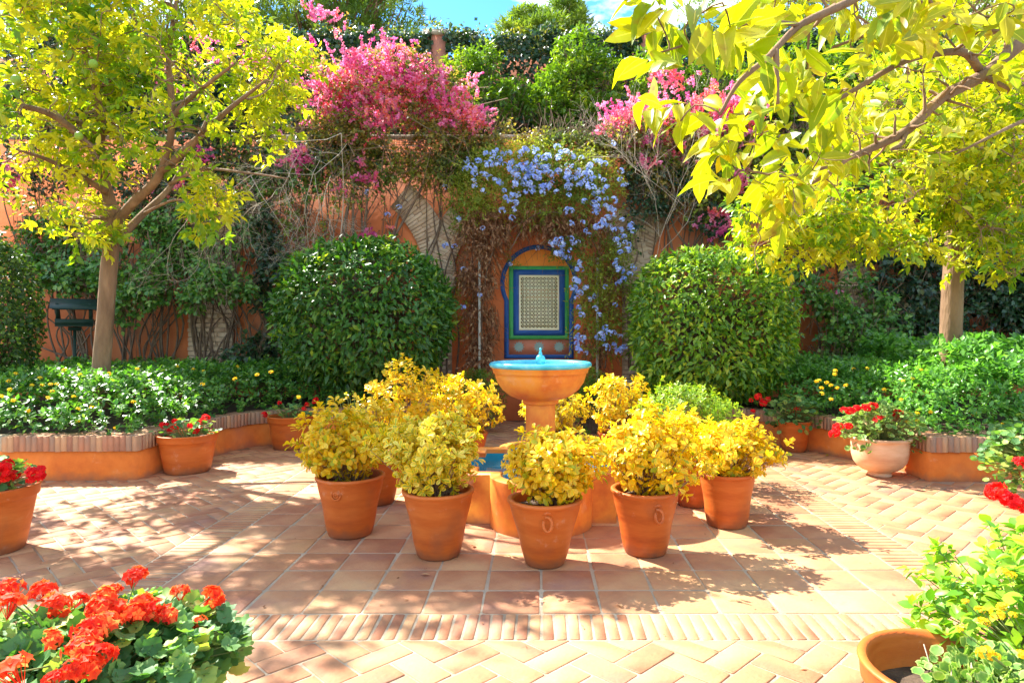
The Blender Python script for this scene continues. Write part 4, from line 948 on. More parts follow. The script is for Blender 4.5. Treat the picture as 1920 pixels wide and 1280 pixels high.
# ================================================================ bed planting
def edge_dist(pt, path):
    p = np.asarray(path, float); best = np.full(len(pt), 9.)
    for a, b in zip(p[:-1], p[1:]):
        ab = b-a; t_ = np.clip(((pt-a)@ab)/(ab@ab), 0, 1); best = np.minimum(best, np.linalg.norm(pt-(a+t_[:, None]*ab), axis=1))
    return best
TOPS = {}
def bed_cover(name, label, poly, path, box_, n_s, m_, hfun, leaf, seed, wd=.6, k=6, flowers=()):
    rr = np.random.RandomState(seed); pts = []
    while sum(map(len, pts)) < n_s:
        q = np.c_[rr.uniform(box_[0], box_[1], n_s), rr.uniform(box_[2], box_[3], n_s)]
        e = edge_dist(q, path); q = q[in_poly(q, poly) & (e > .10)]; pts.append(q)
    q = np.concatenate(pts)[:n_s]; e = edge_dist(q, path)
    top = hfun(q[:, 0], q[:, 1], e) + .10*wob(np.c_[q, q[:, 0]*0], 2.6, seed) + .05*wob(np.c_[q, q[:, 0]*0], 7, seed)
    f_ = 1 - np.abs(rr.normal(size=n_s))*.22; f_[e < .5] = rr.rand((e < .5).sum())**.6
    z = .42 + (top-.42)*np.clip(f_, .0, 1.05); o_top = lambda X, Y_: hfun(X, Y_, edge_dist(np.array([[X, Y_]]), path)[0]) + .10*wob(np.array([X, Y_, 0.]), 2.6, seed) + .05*wob(np.array([X, Y_, 0.]), 7, seed)
    C = np.c_[q, z]; D = unit(np.c_[rr.normal(size=(n_s, 2))*.6, np.full(n_s, .8)] + np.c_[np.zeros(n_s), -np.exp(-e*3)*1.1, np.zeros(n_s)])
    P_, D_, N_, Ln = sprays(rr, C-D*.03, D, k, .09, leaf, spread=.95, droop=.1, t0=0, up=.9)
    g = G(); leaves(g, P_, D_, N_, Ln, wd, T4, rng=rr); o = g.build(name, m_, kind='stuff'); tag(o, label, 'ground cover')
    TOPS[o.name] = o_top
    return o
hL = lambda x, y, e: .55 + .42*np.clip(e/.7, 0, 1)**.7
hR = lambda x, y, e: .55 + .50*np.clip(e/.8, 0, 1)**.7 + .10*(x > 5)
cl = bed_cover('lantana_cover', 'dense lantana ground cover with yellow blooms filling the left bed', bedL, PL, (-8.6,-1.5,6.6,10.6), 7500, M_cover, hL, .062, 71)
cr = bed_cover('lantana_cover', 'sunlit lantana ground cover with yellow blooms in the right bed by the urn', bedR, PR, (1.5,5.4,6.6,10.6), 4600, M_nettle, hR, .058, 72)  # lighter leaf colour than the left bed, painted in to look sunlit
cn = bed_cover('broadleaf_cover', 'glossy broad leaved green plants filling the far right of the bed', bedR, PR, (4.7,8.6,6.6,10.4), 3200, M_nettle, lambda x, y, e: .62 + .72*np.clip((e-.1)/1.0, 0, 1)**.7, .085, 73)
def bed_flowers(o, lst, rr):
    for px, py, Y, s_ in lst:
        Y = 6.75
        while Y < 10.3 and P(px, py, Y)[2] > float(TOPS[o.name](*P(px, py, Y)[:2])) + .07: Y += .04
        put_head(o, H_YEL, tuple(P(px, py, Y)), s_, rr, .3)
rr = np.random.RandomState(74); fl = []
for px, py in [(16,714),(18,730),(60,722),(80,722),(95,720),(98,733),(107,720),(90,745),(146,766),(147,788),(52,770),(172,763),(25,750),(150,702),(120,693),(217,802),(138,743),(332,686),(362,692),(382,695),(257,691),(445,687),(205,700),(250,753),(482,702),(508,697),(560,744),(440,710),(380,720),(30,700),(3,742),(75,708)]:
    fl.append((px, py, 6.9 + max(0, 800-py)*.0125, 1.2))
bed_flowers(cl, fl, rr)
fl = [(px, py, 6.9 + max(0, 800-py)*.0125, 1.2) for px, py in [(1600,691),(1626,690),(1566,695),(1565,701),(1550,717),(1558,722),(1536,713),(1531,715),(1540,727),(1570,727),(1586,722),(1558,748),(1694,714),(1712,710),(1720,774),(1745,772),(1700,790),(1720,788),(1825,777),(1835,775),(1880,795),(1880,804),(1727,693),(1918,790),(1541,737),(1658,730),(1690,749)]]
bed_flowers(cr, fl, rr)

# ================================================================ trees
class Skel:
    def __init__(s): s.p = []; s.r = []; s.g = G()
    def limb(s, pts, r0, r1, n=None, n_side=9, knob=.10, store=True):
        c = catmull(pts, n or max(8, len(pts)*5)); tube(s.g, c, [r0, r1], n_side, knob=knob, seed=len(s.p)*.7)
        if store:
            rr_ = np.linspace(r0, r1, len(c)); s.p += list(c[2:]); s.r += list(rr_[2:])
        return c
    def grow(s, targets, r1, rng, r0f=.6, bend=.18, n=9, sides=5, mx=1e9, store=True):
        for t_ in targets:
            pa = np.array(s.p); d = np.linalg.norm(pa-t_, axis=1) - np.array(s.r)*3; i = int(np.argmin(d)); a = pa[i]
            L_ = np.linalg.norm(t_-a)
            if L_ < .05 or L_ > mx: continue
            mid = (a+t_)/2 + rng.normal(size=3)*L_*bend + np.array((0, 0, L_*.07)); m0 = a*.75+mid*.25+rng.normal(size=3)*L_*.05; m1 = t_*.6+mid*.4+rng.normal(size=3)*L_*.08
            r0 = min(s.r[i]*r0f, .012+L_*.02); c = catmull([a, m0, mid, m1, t_], n); tube(s.g, c, [max(r0, r1), r1], sides, cap=False)
            if store: s.p += list(c[2:]); s.r += list(np.linspace(max(r0, r1), r1, len(c))[2:])
def PP(l): return [P(*q) for q in l]

def citrus(name, label, base, limbs, blobs, n_cl, n_sec, leaf, m1, m2, seed, k=11, twl=.22, gap=-.2, gs=1.3, T=T4, fruits=(), wd=.42, spl=.5, bare=120):
    rng = np.random.RandomState(seed); root = thing(name, tuple(base), label, 'tree', 'citrus trees'); B = np.asarray(base, float)
    sk = Skel(); first = None
    for i, (pts, r0, r1) in enumerate(limbs):
        q = np.array(PP(pts)) - B
        if i == 0:
            sk.limb(q, r0, r1, n=26, n_side=14, knob=.07); tg = sk.g; sk.g = G()
        else: sk.limb(q, r0, r1)
    C, cc = blob(rng, n_cl, blobs, gap, gs); C = C - B; cc = cc - B
    ok = C[:, 2] > .9; C, cc = C[ok], cc[ok]
    sk.grow(C[rng.permutation(len(C))[:n_sec]], .006, rng, n=11, sides=6)
    sg = sk.g; sk.g = G(); sk.grow(C, .0022, rng, n=6, sides=3, store=False, mx=1.6)
    Cb, _ = blob(rng, bare, blobs); Cb = Cb - B; sk.grow(Cb[Cb[:, 2] > 1.3], .0018, rng, n=7, sides=3, store=True, mx=1.3, r0f=.4)
    tg.build('trunk', M_bark, root, smooth=True); sg.build('branches', M_bark, root, smooth=True); sk.g.build('twigs', M_twig, root, kind='stuff')
    D = unit(unit(C-cc)*.5 + rng.normal(size=C.shape)*.6 + np.array((0, 0, .35)))
    P_, D_, N_, Ln = sprays(rng, C, D, k, twl, leaf, spread=.8, droop=.25, t0=.0, up=.6, var=.35)
    cl_ = np.repeat(rng.rand(len(C)) < spl, k)  # clusters split at random between sun-tinted yellow and green leaves
    for sel, m_, nm in ((cl_, m1, 'first_foliage'), (~cl_, m2, 'foliage')):
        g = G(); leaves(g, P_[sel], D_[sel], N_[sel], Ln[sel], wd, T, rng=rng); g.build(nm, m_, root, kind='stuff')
    for f_ in fruits:
        g = G(); q = P(*f_)-B; lathe(g, [(.001,-.040),(.02,-.035),(.034,-.02),(.038,0),(.034,.02),(.02,.034),(.006,.04),(.001,.042)], 16, c=q); g.build('fruit', M_lime, root, smooth=True)
    return root, sk

base = P(186, 742, 7.9); base[2] = .37
LT, _ = citrus('lemon_tree', 'sprawling yellow green citrus tree with forked trunk rising from the left bed', base,
  [([(186,765,7.9),(190,690,7.9),(197,600,7.88),(205,500,7.86),(211,430,7.84),(209,385,7.8)], .098, .080),
   ([(209,390,7.8),(196,340,7.75),(187,290,7.6),(190,230,7.4),(176,150,7.2),(150,70,7.0),(120,-60,6.9)], .068, .020),
   ([(190,300,7.6),(150,255,7.2),(95,215,6.8),(20,195,6.4),(-60,190,6.1)], .05, .015),
   ([(212,425,7.84),(250,380,7.7),(295,335,7.5),(318,270,7.3),(322,190,7.1),(316,110,7.0),(330,10,6.9),(350,-90,6.9)], .060, .015),
   ([(300,325,7.5),(355,275,7.2),(430,205,6.9),(500,150,6.7)], .05, .012),
   ([(316,232,7.2),(350,190,7.0),(400,150,6.6),(440,120,6.4)], .035, .010),
   ([(215,455,7.84),(265,405,8.1),(320,350,8.4),(360,280,8.7),(400,200,9.0)], .052, .015),
   ([(200,360,7.7),(150,330,7.4),(90,300,7.0),(30,280,6.7)], .04, .012),
   ([(196,330,7.7),(160,240,7.6),(70,180,7.9),(-40,120,8.2)], .05, .015),
   ([(318,345,7.4),(380,318,7.1),(470,325,6.8),(540,335,6.6)], .022, .006),
   ([(270,400,7.7),(330,375,7.4),(400,385,7.1)], .02, .007)],
  [(60,120,170,130,7.0,1.2,1.0),(240,70,170,120,7.3,1.1,1.0),(420,110,125,90,7.0,1.0,1.0),(520,150,85,85,8.0,.7,1.2),(120,260,130,90,7.0,1.1,.8),(330,260,120,60,7.0,1.0,.45),(90,360,90,50,7.3,.8,.7),(130,430,70,40,7.4,.6,.7),
   (400,395,48,55,6.9,.4,.9),(480,270,80,40,7.8,.5,.45),(40,-100,240,90,7.4,1.4,.6),(320,-20,150,60,7.2,1.0,.9),(-120,150,150,200,6.8,1.6,.7)],
  1500, 260, .098, M_citL, M_citB, 81, bare=520, gap=.10, gs=1.5, T=T8, fruits=[(175,120,6.0),(148,255,6.4),(30,150,5.6)])

base = P(1783, 700, 8.2); base[2] = .37
RT, _ = citrus('lemon_tree', 'dense lime green citrus tree with straight trunk in the right bed', base,
  [([(1781,712,8.2),(1783,640,8.2),(1785,560,8.2),(1790,490,8.2),(1792,430,8.15)], .128, .115),
   ([(1792,440,8.15),(1760,380,8.0),(1700,330,7.6),(1620,300,7.4),(1540,310,7.3)], .07, .015),
   ([(1792,440,8.15),(1800,350,8.2),(1780,250,8.3),(1760,150,8.4)], .08, .02),
   ([(1792,440,8.15),(1850,380,8.1),(1920,320,8.0),(2000,260,8.0)], .07, .02),
   ([(1740,360,7.9),(1660,400,7.7),(1560,420,7.5),(1450,430,7.4)], .04, .008),
   ([(1830,400,8.1),(1880,430,7.8),(1940,450,7.6)], .03, .008)],
  [(1475,425,95,65,7.2,.7,1.5),(1600,370,130,85,7.2,.8,1.3),(1740,310,140,110,7.3,.8,1.2),(1880,330,130,140,7.3,.8,1.2),(1640,450,120,38,7.2,.6,1.3),(1760,440,120,45,7.2,.6,1.3),(1880,480,90,50,7.1,.6,1.1),(1500,480,60,28,7.1,.4,1.4),(1700,190,150,80,7.5,.8,.8),(1900,150,150,100,7.5,.8,.9),(2040,380,120,160,7.3,.9,.6),(1440,370,50,40,7.2,.4,1.0)],
  1900, 200, .088, M_citB, M_citL, 82, gap=-.3, gs=1.2, T=T8, fruits=[(1778,520,7.6)])

# near citrus tree whose bough hangs in from the upper right
base = np.array((3.3, 2.4, 0.))
rng = np.random.RandomState(83); NT = thing('lemon_tree', tuple(base), 'near citrus bough with large yellow leaves reaching in from the upper right', 'tree', 'citrus trees')
sk = Skel(); B = base
sk.limb([(0,0,-.05),(.03,.02,.6),(-.04,0,1.3),(-.02,.03,1.9)], .11, .085, n=18, n_side=12); tg = sk.g; sk.g = G()
lb = lambda l, a, b, **kw: sk.limb(np.array(l)-B if not isinstance(l[0], tuple) or len(l[0]) != 3 else np.array(l), a, b, **kw)
def pl(l): return np.array(PP(l)) - B
sk.limb(np.vstack([[(-.02,.03,1.9)], pl([(2150,-20,2.75),(2010,20,2.6),(1915,82,2.5),(1845,140,2.45),(1765,185,2.4),(1700,245,2.35),(1630,280,2.3),(1592,296,2.25)])]), .035, .010, n=44, n_side=9)
sk.limb(pl([(1835,130,2.45),(1810,100,2.35),(1760,100,2.25),(1690,118,2.15),(1600,170,2.1),(1540,205,2.1)]), .016, .005, n=20)
sk.limb(pl([(1592,296,2.25),(1545,330,2.2),(1490,360,2.15),(1440,385,2.1)]), .009, .003, n=16)
sk.limb(pl([(1600,292,2.25),(1560,310,2.2),(1480,330,2.1),(1400,320,2.0)]), .008, .003, n=16)
sk.limb(np.vstack([[(-.02,.03,1.9)], pl([(2200,-200,2.3),(1900,-120,2.0),(1700,-60,1.85),(1600,0,1.75),(1500,48,1.68),(1440,108,1.62),(1385,155,1.6),(1350,215,1.6)])]), .018, .004, n=40)
sk.limb(pl([(1455,95,1.63),(1456,140,1.62),(1458,195,1.62)]), .008, .005, n=8)
sk.limb(pl([(1500,48,1.68),(1420,40,1.55),(1330,70,1.5),(1235,100,1.42)]), .006, .002, n=16)
sk.limb(pl([(1760,-40,1.9),(1700,30,1.95),(1640,60,2.0),(1560,90,2.0)]), .012, .004, n=14)
sk.limb(pl([(1700,245,2.35),(1690,270,2.3),(1672,280,2.25)]), .010, .005, n=8)
sk.limb(pl([(1960,210,2.4),(1900,235,2.3),(1840,265,2.2),(1790,290,2.2)]), .008, .003, n=12)
# sprays of leaves: twig tip px, py, Y, spread in px
LS = [(1215,60,1.45),(1290,60,1.42),(1330,60,1.40),(1300,25,1.45),(1250,30,1.5),(1380,30,1.55),(1430,25,1.6),(1300,190,1.7),(1320,170,1.7),(1420,60,1.7),(1500,20,1.8),(1560,30,1.9),(1620,10,1.9),(1690,20,1.8),(1740,15,1.8),(1800,10,1.9),(1860,20,1.9),(1900,40,1.9),
      (1520,90,1.8),(1500,130,1.8),(1560,110,1.8),(1600,80,1.9),(1640,110,1.9),(1480,160,1.9),(1460,200,2.0),(1540,180,1.9),(1600,140,2.0),(1660,150,2.1),(1700,90,2.0),(1760,60,2.1),(1820,50,2.2),(1880,60,2.2),
      (1400,190,1.9),(1380,210,1.9),(1440,240,2.0),(1500,230,2.0),(1560,240,2.1),(1480,290,2.05),(1440,310,2.0),(1400,300,1.9),(1370,290,1.9),(1360,320,1.9),(1420,330,2.0),(1480,340,2.0),(1540,290,2.1),(1600,230,2.2),(1650,200,2.2),(1740,160,2.3),
      (1420,345,2.05),(1450,350,2.05),(1540,320,2.1),(1580,310,2.2),(1520,300,2.1),(1740,270,2.5),(1880,120,2.4),(1900,170,2.4),(1350,260,1.9),(1280,120,1.5),(1340,110,1.5)]
tips = np.array([P(*q) for q in LS]) - B; tips = tips + rng.normal(size=tips.shape)*.03
ex = np.array([P(rng.uniform(1420,1920), rng.uniform(-160,60), rng.uniform(1.9,2.6)) for _ in range(45)] + [P(*((1400+u_*520, max(-80, min(400, 400-u_*420+rng.normal()*60)), rng.uniform(2.6,3.3)))) for u_ in rng.rand(50)*.75+.25]) - B
allt = np.vstack([tips, ex])
sg0 = sk.g; sk.g = G(); sk.grow(allt, .0020, rng, n=9, sides=5, mx=1.2)
bt = np.array([P(1400+u_*480, 410-u_*330+rng.normal()*55, 2.05+u_*.35+rng.normal()*.12) for u_ in rng.rand(110)]) - B; sk.grow(bt, .0014, rng, n=9, sides=4, mx=.9, r0f=.45, bend=.12)
tg.build('trunk', M_bark, NT, smooth=True); sg0.build('branches', M_bark, NT, smooth=True); sk.g.build('twigs', M_bark, NT, smooth=True, kind='stuff')
D = unit(np.c_[rng.normal(size=(len(allt), 2))*.6 + np.array((-.5, -.1)), rng.normal(size=len(allt))*.45 - .12])
P_, D_, N_, Ln = sprays(rng, allt, D, 8, .13, .084, spread=.85, droop=.20, t0=-.1, up=.35, var=.35)
N_ = N_ + np.array((.0, -.55, .1))
sc_ = np.abs((P_[:, 0]+B[0])/(P_[:, 1]+B[1])) + np.where((P_[:, 2]+B[2]-CH)/(P_[:, 1]+B[1]) > .50, 1., 0)
split_leaves(NT, P_, D_, N_, Ln, .42, T12S, 'T12c', M_citN, 300, sc_)

M_ivyB = leafmat('dark_bush_leaf', [(0, (.02,.06,.015)), (.6, (.05,.11,.02)), (1, (.14,.22,.03))], rough=.45, trans=.3, tint=(1.5,1.6,.5))
# ---- dark leafy bush at the far left
rr = np.random.RandomState(91); c = P(-30, 590, 8.3); root = thing('ivy_bush', (c[0], 8.3, .37), 'rounded dark ivy clad bush at the far left edge', 'bush')
n_ = 9000; u = rdir(rr, n_); q = (1-.25*rr.rand(n_)**1.5)*(1+.10*wob(u, 3)); p = np.array((0,0,c[2]-.37)) + u*np.array((.62,.6,1.05))*q[:, None]
g = G(); leaves(g, p, unit(u*.3+rr.normal(size=u.shape)*.6+np.array((0,0,-.4))), unit(u+np.array((0,0,.3))+rr.normal(size=u.shape)*.3), .055*(.7+.6*rr.rand(n_)), .8, T4, rng=rr); g.build('foliage', M_ivyB, root, kind='stuff')
g = G(); segs(g, np.zeros((200,3))+np.array((0,0,.1)), p[:200]*.9, .012, .004); g.build('stem', M_vine, root)
# ================================================================ upper terrace
g = G(); box(g, (-16, WALL_Y+.5, 4.2), (16, 14.0, 4.45)); g.build('terrace', M_soil, kind='structure')
g = G(); box(g, (-16, WALL_Y+.48, -.05), (16, WALL_Y+.6, 4.2)); 
UY = 14.2
UW = thing('upper_wall', (0, UY, 0), 'upper garden wall hidden by ivy, with square orange pillars', 'wall')
g = G(); box(g, (-20, 0, 4.2), (20, .35, 7.25)); g.build('wall_body', M_pillar, UW)
for px in (822, 1205, 330):
    x = (px-CX)*UY/F; g = G(); box(g, (x-.20, -.32, 4.4), (x+.20, .12, 7.62)); pl_ = g.build('pillar', M_pillar, UW)
    g = G(); box(g, (x-.25, -.37, 7.62), (x+.25, .17, 7.70)); box(g, (x-.21, -.33, 7.70), (x+.21, .13, 7.74)); g.build('pillar_cap', M_stone, pl_)
rr = np.random.RandomState(101)
root = thing('ivy_hedge', (0, UY, 4.4), 'dark green ivy hedge covering the upper wall under the sky', 'ivy')
n_ = 52000; x = rr.uniform(-11, 9.5, n_); top = 7.55 + .16*wob(np.c_[x, x*0, x*0], 1.5) + .12*wob(np.c_[x, x*0+3, x*0], 5) - 4.4
z = top*rr.rand(n_)**.8; bul = .45 + .16*wob(np.c_[x, z, z*0], 1.6) + .08*wob(np.c_[x, z, z*0], 5)
y = -bul*(1-.3*rr.rand(n_)); tt = rr.rand(n_) < .25; z[tt] = top[tt] + rr.normal(size=tt.sum())*.07; y[tt] = rr.uniform(-.45, .45, tt.sum())
for px in (822, 1205):                                       # the pillar tops stay bare
    xp = (px-CX)*UY/F; k = (np.abs(x-(xp+.06)) < .15) & (z > 2.15) & (y < .15); x, y, z, top = x[~k], y[~k], z[~k], top[~k]
n_ = len(x); p = np.c_[x, y, z]
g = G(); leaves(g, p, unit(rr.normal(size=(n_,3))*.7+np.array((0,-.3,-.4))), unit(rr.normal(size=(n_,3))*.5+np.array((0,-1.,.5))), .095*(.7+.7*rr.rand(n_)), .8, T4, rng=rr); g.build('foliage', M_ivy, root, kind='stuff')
# paler leaf fringe along the top, sunlight put into its colour
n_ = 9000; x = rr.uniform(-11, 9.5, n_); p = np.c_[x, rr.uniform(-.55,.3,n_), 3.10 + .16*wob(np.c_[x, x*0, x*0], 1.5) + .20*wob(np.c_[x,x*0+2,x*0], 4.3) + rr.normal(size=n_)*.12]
k = np.ones(n_, bool)
for px in (822, 1205): k &= ~((np.abs(x-(px-CX)*UY/F-.06) < .15) & (p[:, 1] < .2) & (p[:, 2] < 3.25))
p = p[k]; n_ = len(p)
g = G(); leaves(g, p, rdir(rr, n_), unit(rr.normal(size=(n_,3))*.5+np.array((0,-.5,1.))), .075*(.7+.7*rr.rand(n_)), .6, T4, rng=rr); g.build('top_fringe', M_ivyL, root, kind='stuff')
a = np.c_[rr.uniform(-10,9,260), np.full(260,-.05), np.zeros(260)]; segg = G(); segs(segg, a, a+np.c_[rr.normal(size=260)*.5, np.full(260,-.2), rr.uniform(1,3,260)], .015, .006); segg.build('stem', M_vine, root)

# orange shrubs on the terrace
def terr_shrub(name, label, blobs, n_cl, leaf, m_, seed, k=9, L_=.2, wd=.42, cat='shrub', group=None, gap=-.4, gs=2.4, T=T4, droop=.1):
    rng = np.random.RandomState(seed); cx = np.mean([b[0] for b in blobs]); Y = np.mean([b[4] for b in blobs]); base = P(cx, CY, Y); base[2] = 4.4
    root = thing(name, tuple(base), label, cat, group); C, cc = blob(rng, n_cl, blobs, gap, gs, shell=.15); C = C-base; cc = cc-base; k_ = C[:, 2] > .05; C, cc = C[k_], cc[k_]
    D = unit(unit(C-cc)*.7 + rng.normal(size=C.shape)*.45 + np.array((0,-.1,.5)))
    P_, D_, N_, Ln = sprays(rng, C-D*L_*.5, D, k, L_, leaf, spread=.85, droop=droop, t0=0)
    g = G(); leaves(g, P_, D_, N_, Ln, wd, T, rng=rng); g.build('foliage', m_, root, kind='stuff')
    g = G(); sel = rng.permutation(len(C))[:120]; b = np.c_[cc[sel, 0], cc[sel, 1], np.zeros(len(sel))]; m1 = b*.4+cc[sel]*.6; segs(g, b, m1, .03, .015); segs(g, m1, C[sel], .015, .005); g.build('stem', M_vine, root)
    return root
grp = 'orange shrubs on the upper terrace'
terr_shrub('orange_shrub', 'smaller bright green orange shrub on the terrace beside the bare orange pillar', [(870,140,40,45,12.7,.4,1),(905,120,35,35,12.7,.4,1),(850,175,40,40,12.5,.4,.8),(925,195,60,40,12.3,.5,.9),(965,180,30,35,12.4,.3,.6)], 520, .10, M_shrub, 111, group=grp)
terr_shrub('orange_shrub', 'tallest glossy orange shrub in the middle of the upper terrace', [(1082,110,42,55,12.8,.4,1),(1060,160,55,50,12.7,.5,1),(1120,150,50,60,12.7,.5,1),(1020,195,50,45,12.5,.5,1),(1100,220,90,40,12.4,.5,1),(1160,210,50,45,12.4,.5,.8)], 1050, .10, M_shrub, 112, group=grp)
terr_shrub('orange_shrub', 'orange shrub on the terrace behind the right hand pink bougainvillea', [(1225,160,40,55,12.6,.4,1),(1215,110,25,30,12.6,.3,.7),(1270,150,55,60,12.6,.5,.8),(1350,170,70,70,12.6,.5,.8)], 520, .10, M_shrub, 113, group=grp)
terr_shrub('orange_shrub', 'broad green shrub on the terrace far behind the near citrus bough', [(1500,150,110,80,12.8,.6,1),(1680,120,130,90,12.8,.6,1),(1850,150,120,110,12.8,.6,1)], 1100, .11, M_shrub, 114, group=grp)

# ================================================================ bougainvillea on the wall top
def bougainvillea(label, pink, green, n_p, n_g, seed, drips=()):
    rng = np.random.RandomState(seed); cx = np.mean([b[0] for b in pink]); base = P(cx, CY, 10.9); base[2] = .37
    root = thing('bougainvillea', tuple(base), label, 'bougainvillea', 'bougainvilleas trained over the wall')
    C, cc = blob(rng, n_p, pink, -.05, 2.6, shell=.12)
    if drips:
        C2, c2 = blob(rng, int(n_p*.09), drips, 0); C = np.vstack([C, C2]); cc = np.vstack([cc, c2])
    C = C-base; cc = cc-base; C = C + rng.normal(size=C.shape)*np.where(rng.rand(len(C), 1) < .3, .16, .03); D = unit(unit(C-cc)*.6 + rng.normal(size=C.shape)*.5 + np.array((0,-.2,.4)))
    # triads of papery bracts
    P_, D_, N_, Ln = sprays(rng, C-D*.06, D, 8, .17, .05, spread=.6, droop=0, t0=.0, base=.7)
    p3 = np.repeat(P_, 3, 0); d3 = np.repeat(D_, 3, 0); r = rng.normal(size=d3.shape); d3 = unit(d3*.7+r*.75)
    g = G(); leaves(g, p3, d3, rng.normal(size=d3.shape)+d3, np.repeat(Ln, 3)*.85, .85, T2, rng=rng, rnd=np.repeat(rng.rand(len(C)), 24)*.55+rng.rand(len(p3))*.4); g.build('bracts', M_bra, root, kind='stuff')
    C, cc = blob(rng, n_g, green, -.1, 2.2); C = C-base; cc = cc-base; D = unit(unit(C-cc)*.5 + rng.normal(size=C.shape)*.6 + np.array((0,-.2,.2)))
    P_, D_, N_, Ln = sprays(rng, C, D, 7, .22, .06, spread=.8, droop=.2, t0=0); g = G(); leaves(g, P_, D_, N_, Ln, .62, T4, rng=rng); g.build('foliage', M_bouf, root, kind='stuff')
    g = G(); sel = rng.permutation(len(C))[:260]; a = C[sel]+rng.normal(size=(260,3))*(.5,.12,.25)-(0,0,.3); segs(g, a, C[sel]+D[sel]*.2, .009, .003); g.build('twigs', M_twig, root, kind='stuff')
    g = G()
    for k in range(5):
        q0 = np.array((rng.uniform(-.7,.7), -.05, 0)); tgt = C[sel[k]]; mid = np.array((q0[0]*.5+tgt[0]*.5+rng.normal()*.3, -.1, tgt[2]*.55)); m2 = np.array((tgt[0]*.8, -.12, tgt[2]*.85))
        tube(g, catmull([q0, mid, m2, tgt], 22), [.028, .010], 6, knob=.15)
    g.build('stem', M_vine, root, smooth=True)
bougainvillea('big magenta and salmon bougainvillea mound on the wall above the left bush',
  [(650,175,60,45,10.9,.45,1),(700,160,70,60,10.9,.5,1.1),(770,175,80,60,10.9,.5,1.2),(840,205,60,40,10.8,.45,1.1),(885,232,38,26,10.7,.35,1.1),(600,200,40,50,10.9,.4,.8),(720,215,90,40,10.7,.4,.7),(740,120,60,30,11.0,.3,.5),(600,100,25,25,11.1,.2,.35),(600,26,28,20,11.2,.2,.5),(675,100,30,25,11.0,.3,.35),(715,75,20,12,11.1,.2,.5),(880,150,20,18,11.3,.2,.3),(520,130,60,40,11,.3,.35),(330,130,90,50,11.0,.3,.25),(420,90,60,40,11.0,.3,.2),(180,150,80,60,11,.3,.2)],
  [(720,250,150,35,10.75,.3,1),(820,270,90,35,10.7,.3,.9),(640,260,60,40,10.75,.3,.8),(740,180,150,80,10.9,.5,1.0),(790,310,80,40,10.75,.2,.5),(690,300,80,40,10.8,.2,.5),(930,250,40,16,10.7,.2,.9),(540,250,70,70,10.85,.2,.5)],
  1500, 1900, 121, drips=[(678,320,14,22,10.65,.15,1),(705,345,10,14,10.6,.15,1),(560,295,20,14,10.6,.15,1),(640,355,12,8,10.6,.1,1),(692,440,12,10,10.6,.1,.9),(562,312,10,12,10.6,.1,1),(355,405,10,8,10.6,.1,1),(330,345,16,10,10.6,.1,1),(20,330,20,14,10.6,.1,1),(120,290,16,12,10.6,.1,1),(375,290,14,12,10.6,.1,1)])
bougainvillea('coral pink bougainvillea trailing over the wall between the blue flowers and the right tree',
  [(1165,225,38,24,10.9,.4,1),(1215,215,45,35,10.9,.4,1),(1255,240,45,35,10.8,.4,1),(1330,215,55,38,10.8,.4,1),(1290,275,60,35,10.7,.3,1.0),(1225,275,50,30,10.65,.25,.6),(1380,250,50,50,10.7,.3,.7),(1240,140,22,16,11.2,.2,.6),(1270,155,20,14,11.2,.2,.6),(1145,255,24,14,10.7,.2,.7),(1420,175,40,30,11,.3,.5),(1208,310,14,10,10.5,.15,.8),(1430,160,16,14,11,.2,.5)],
  [(1260,275,120,40,10.75,.35,1),(1200,260,80,30,10.8,.3,.8),(1330,280,80,50,10.75,.3,.8),(1230,330,80,40,10.7,.2,.6),(1300,340,90,50,10.75,.2,.7),(1400,300,80,80,10.8,.3,.6)],
  1050, 1900, 122, drips=[(1345,400,22,8,10.55,.1,1),(1350,430,14,10,10.55,.1,1),(1480,545,14,10,10.4,.1,.8),(1530,565,10,8,10.4,.1,.7),(1390,345,20,12,10.5,.1,1),(1500,560,8,8,10.4,.1,.8)])

# creeping fig and gold leaved creeper along the wall top and face
def creeper(label, blobs, n_cl, m_, seed, leaf=.055, name='wall_creeper', wd=.7, gap=-.1, gs=2.0, stems_=10, k=7, L_=.2, grav=-.3, cat='climbing plant', group='climbers on the garden wall', m2=None, frac=0):
    rng = np.random.RandomState(seed); cx = np.mean([b[0] for b in blobs]); base = P(cx, CY, 10.9); base[2] = .37
    root = thing(name, tuple(base), label, cat, group); C, cc = blob(rng, n_cl, blobs, gap, gs); C = C-base; C[:, 1] = np.minimum(C[:, 1], .04); ok = C[:, 2] > 0; C = C[ok]
    D = unit(rng.normal(size=C.shape)*.7 + np.array((0,-.35,grav)))
    P_, D_, N_, Ln = sprays(rng, C, D, k, L_, leaf, spread=.8, droop=.25, t0=0); N_ += np.array((0,-.6,.2))
    g = G(); leaves(g, P_, D_, N_, Ln, wd, T4, rng=rng); g.build('foliage', m_, root, kind='stuff')
    g = G(); segs(g, C-np.array((0,-.03,.0))+rng.normal(size=C.shape)*(.15,.02,.25), C+D*.12, .006, .002); g.build('twigs', M_vine, root, kind='stuff')
    g = G()
    for i in range(stems_):
        t_ = C[rng.randint(len(C))]; q0 = np.array((t_[0]*.6+rng.normal()*.25, 0, 0.)); pts = [q0]
        for s in (.3, .55, .8): pts.append(np.array((q0[0]+(t_[0]-q0[0])*s+rng.normal()*.15, .0-.04*rng.rand(), t_[2]*s)))
        pts.append(t_); tube(g, catmull(pts, 24), [.020, .006], 5, knob=.2)
    if stems_: g.build('stem', M_vine, root, smooth=True)
    return root
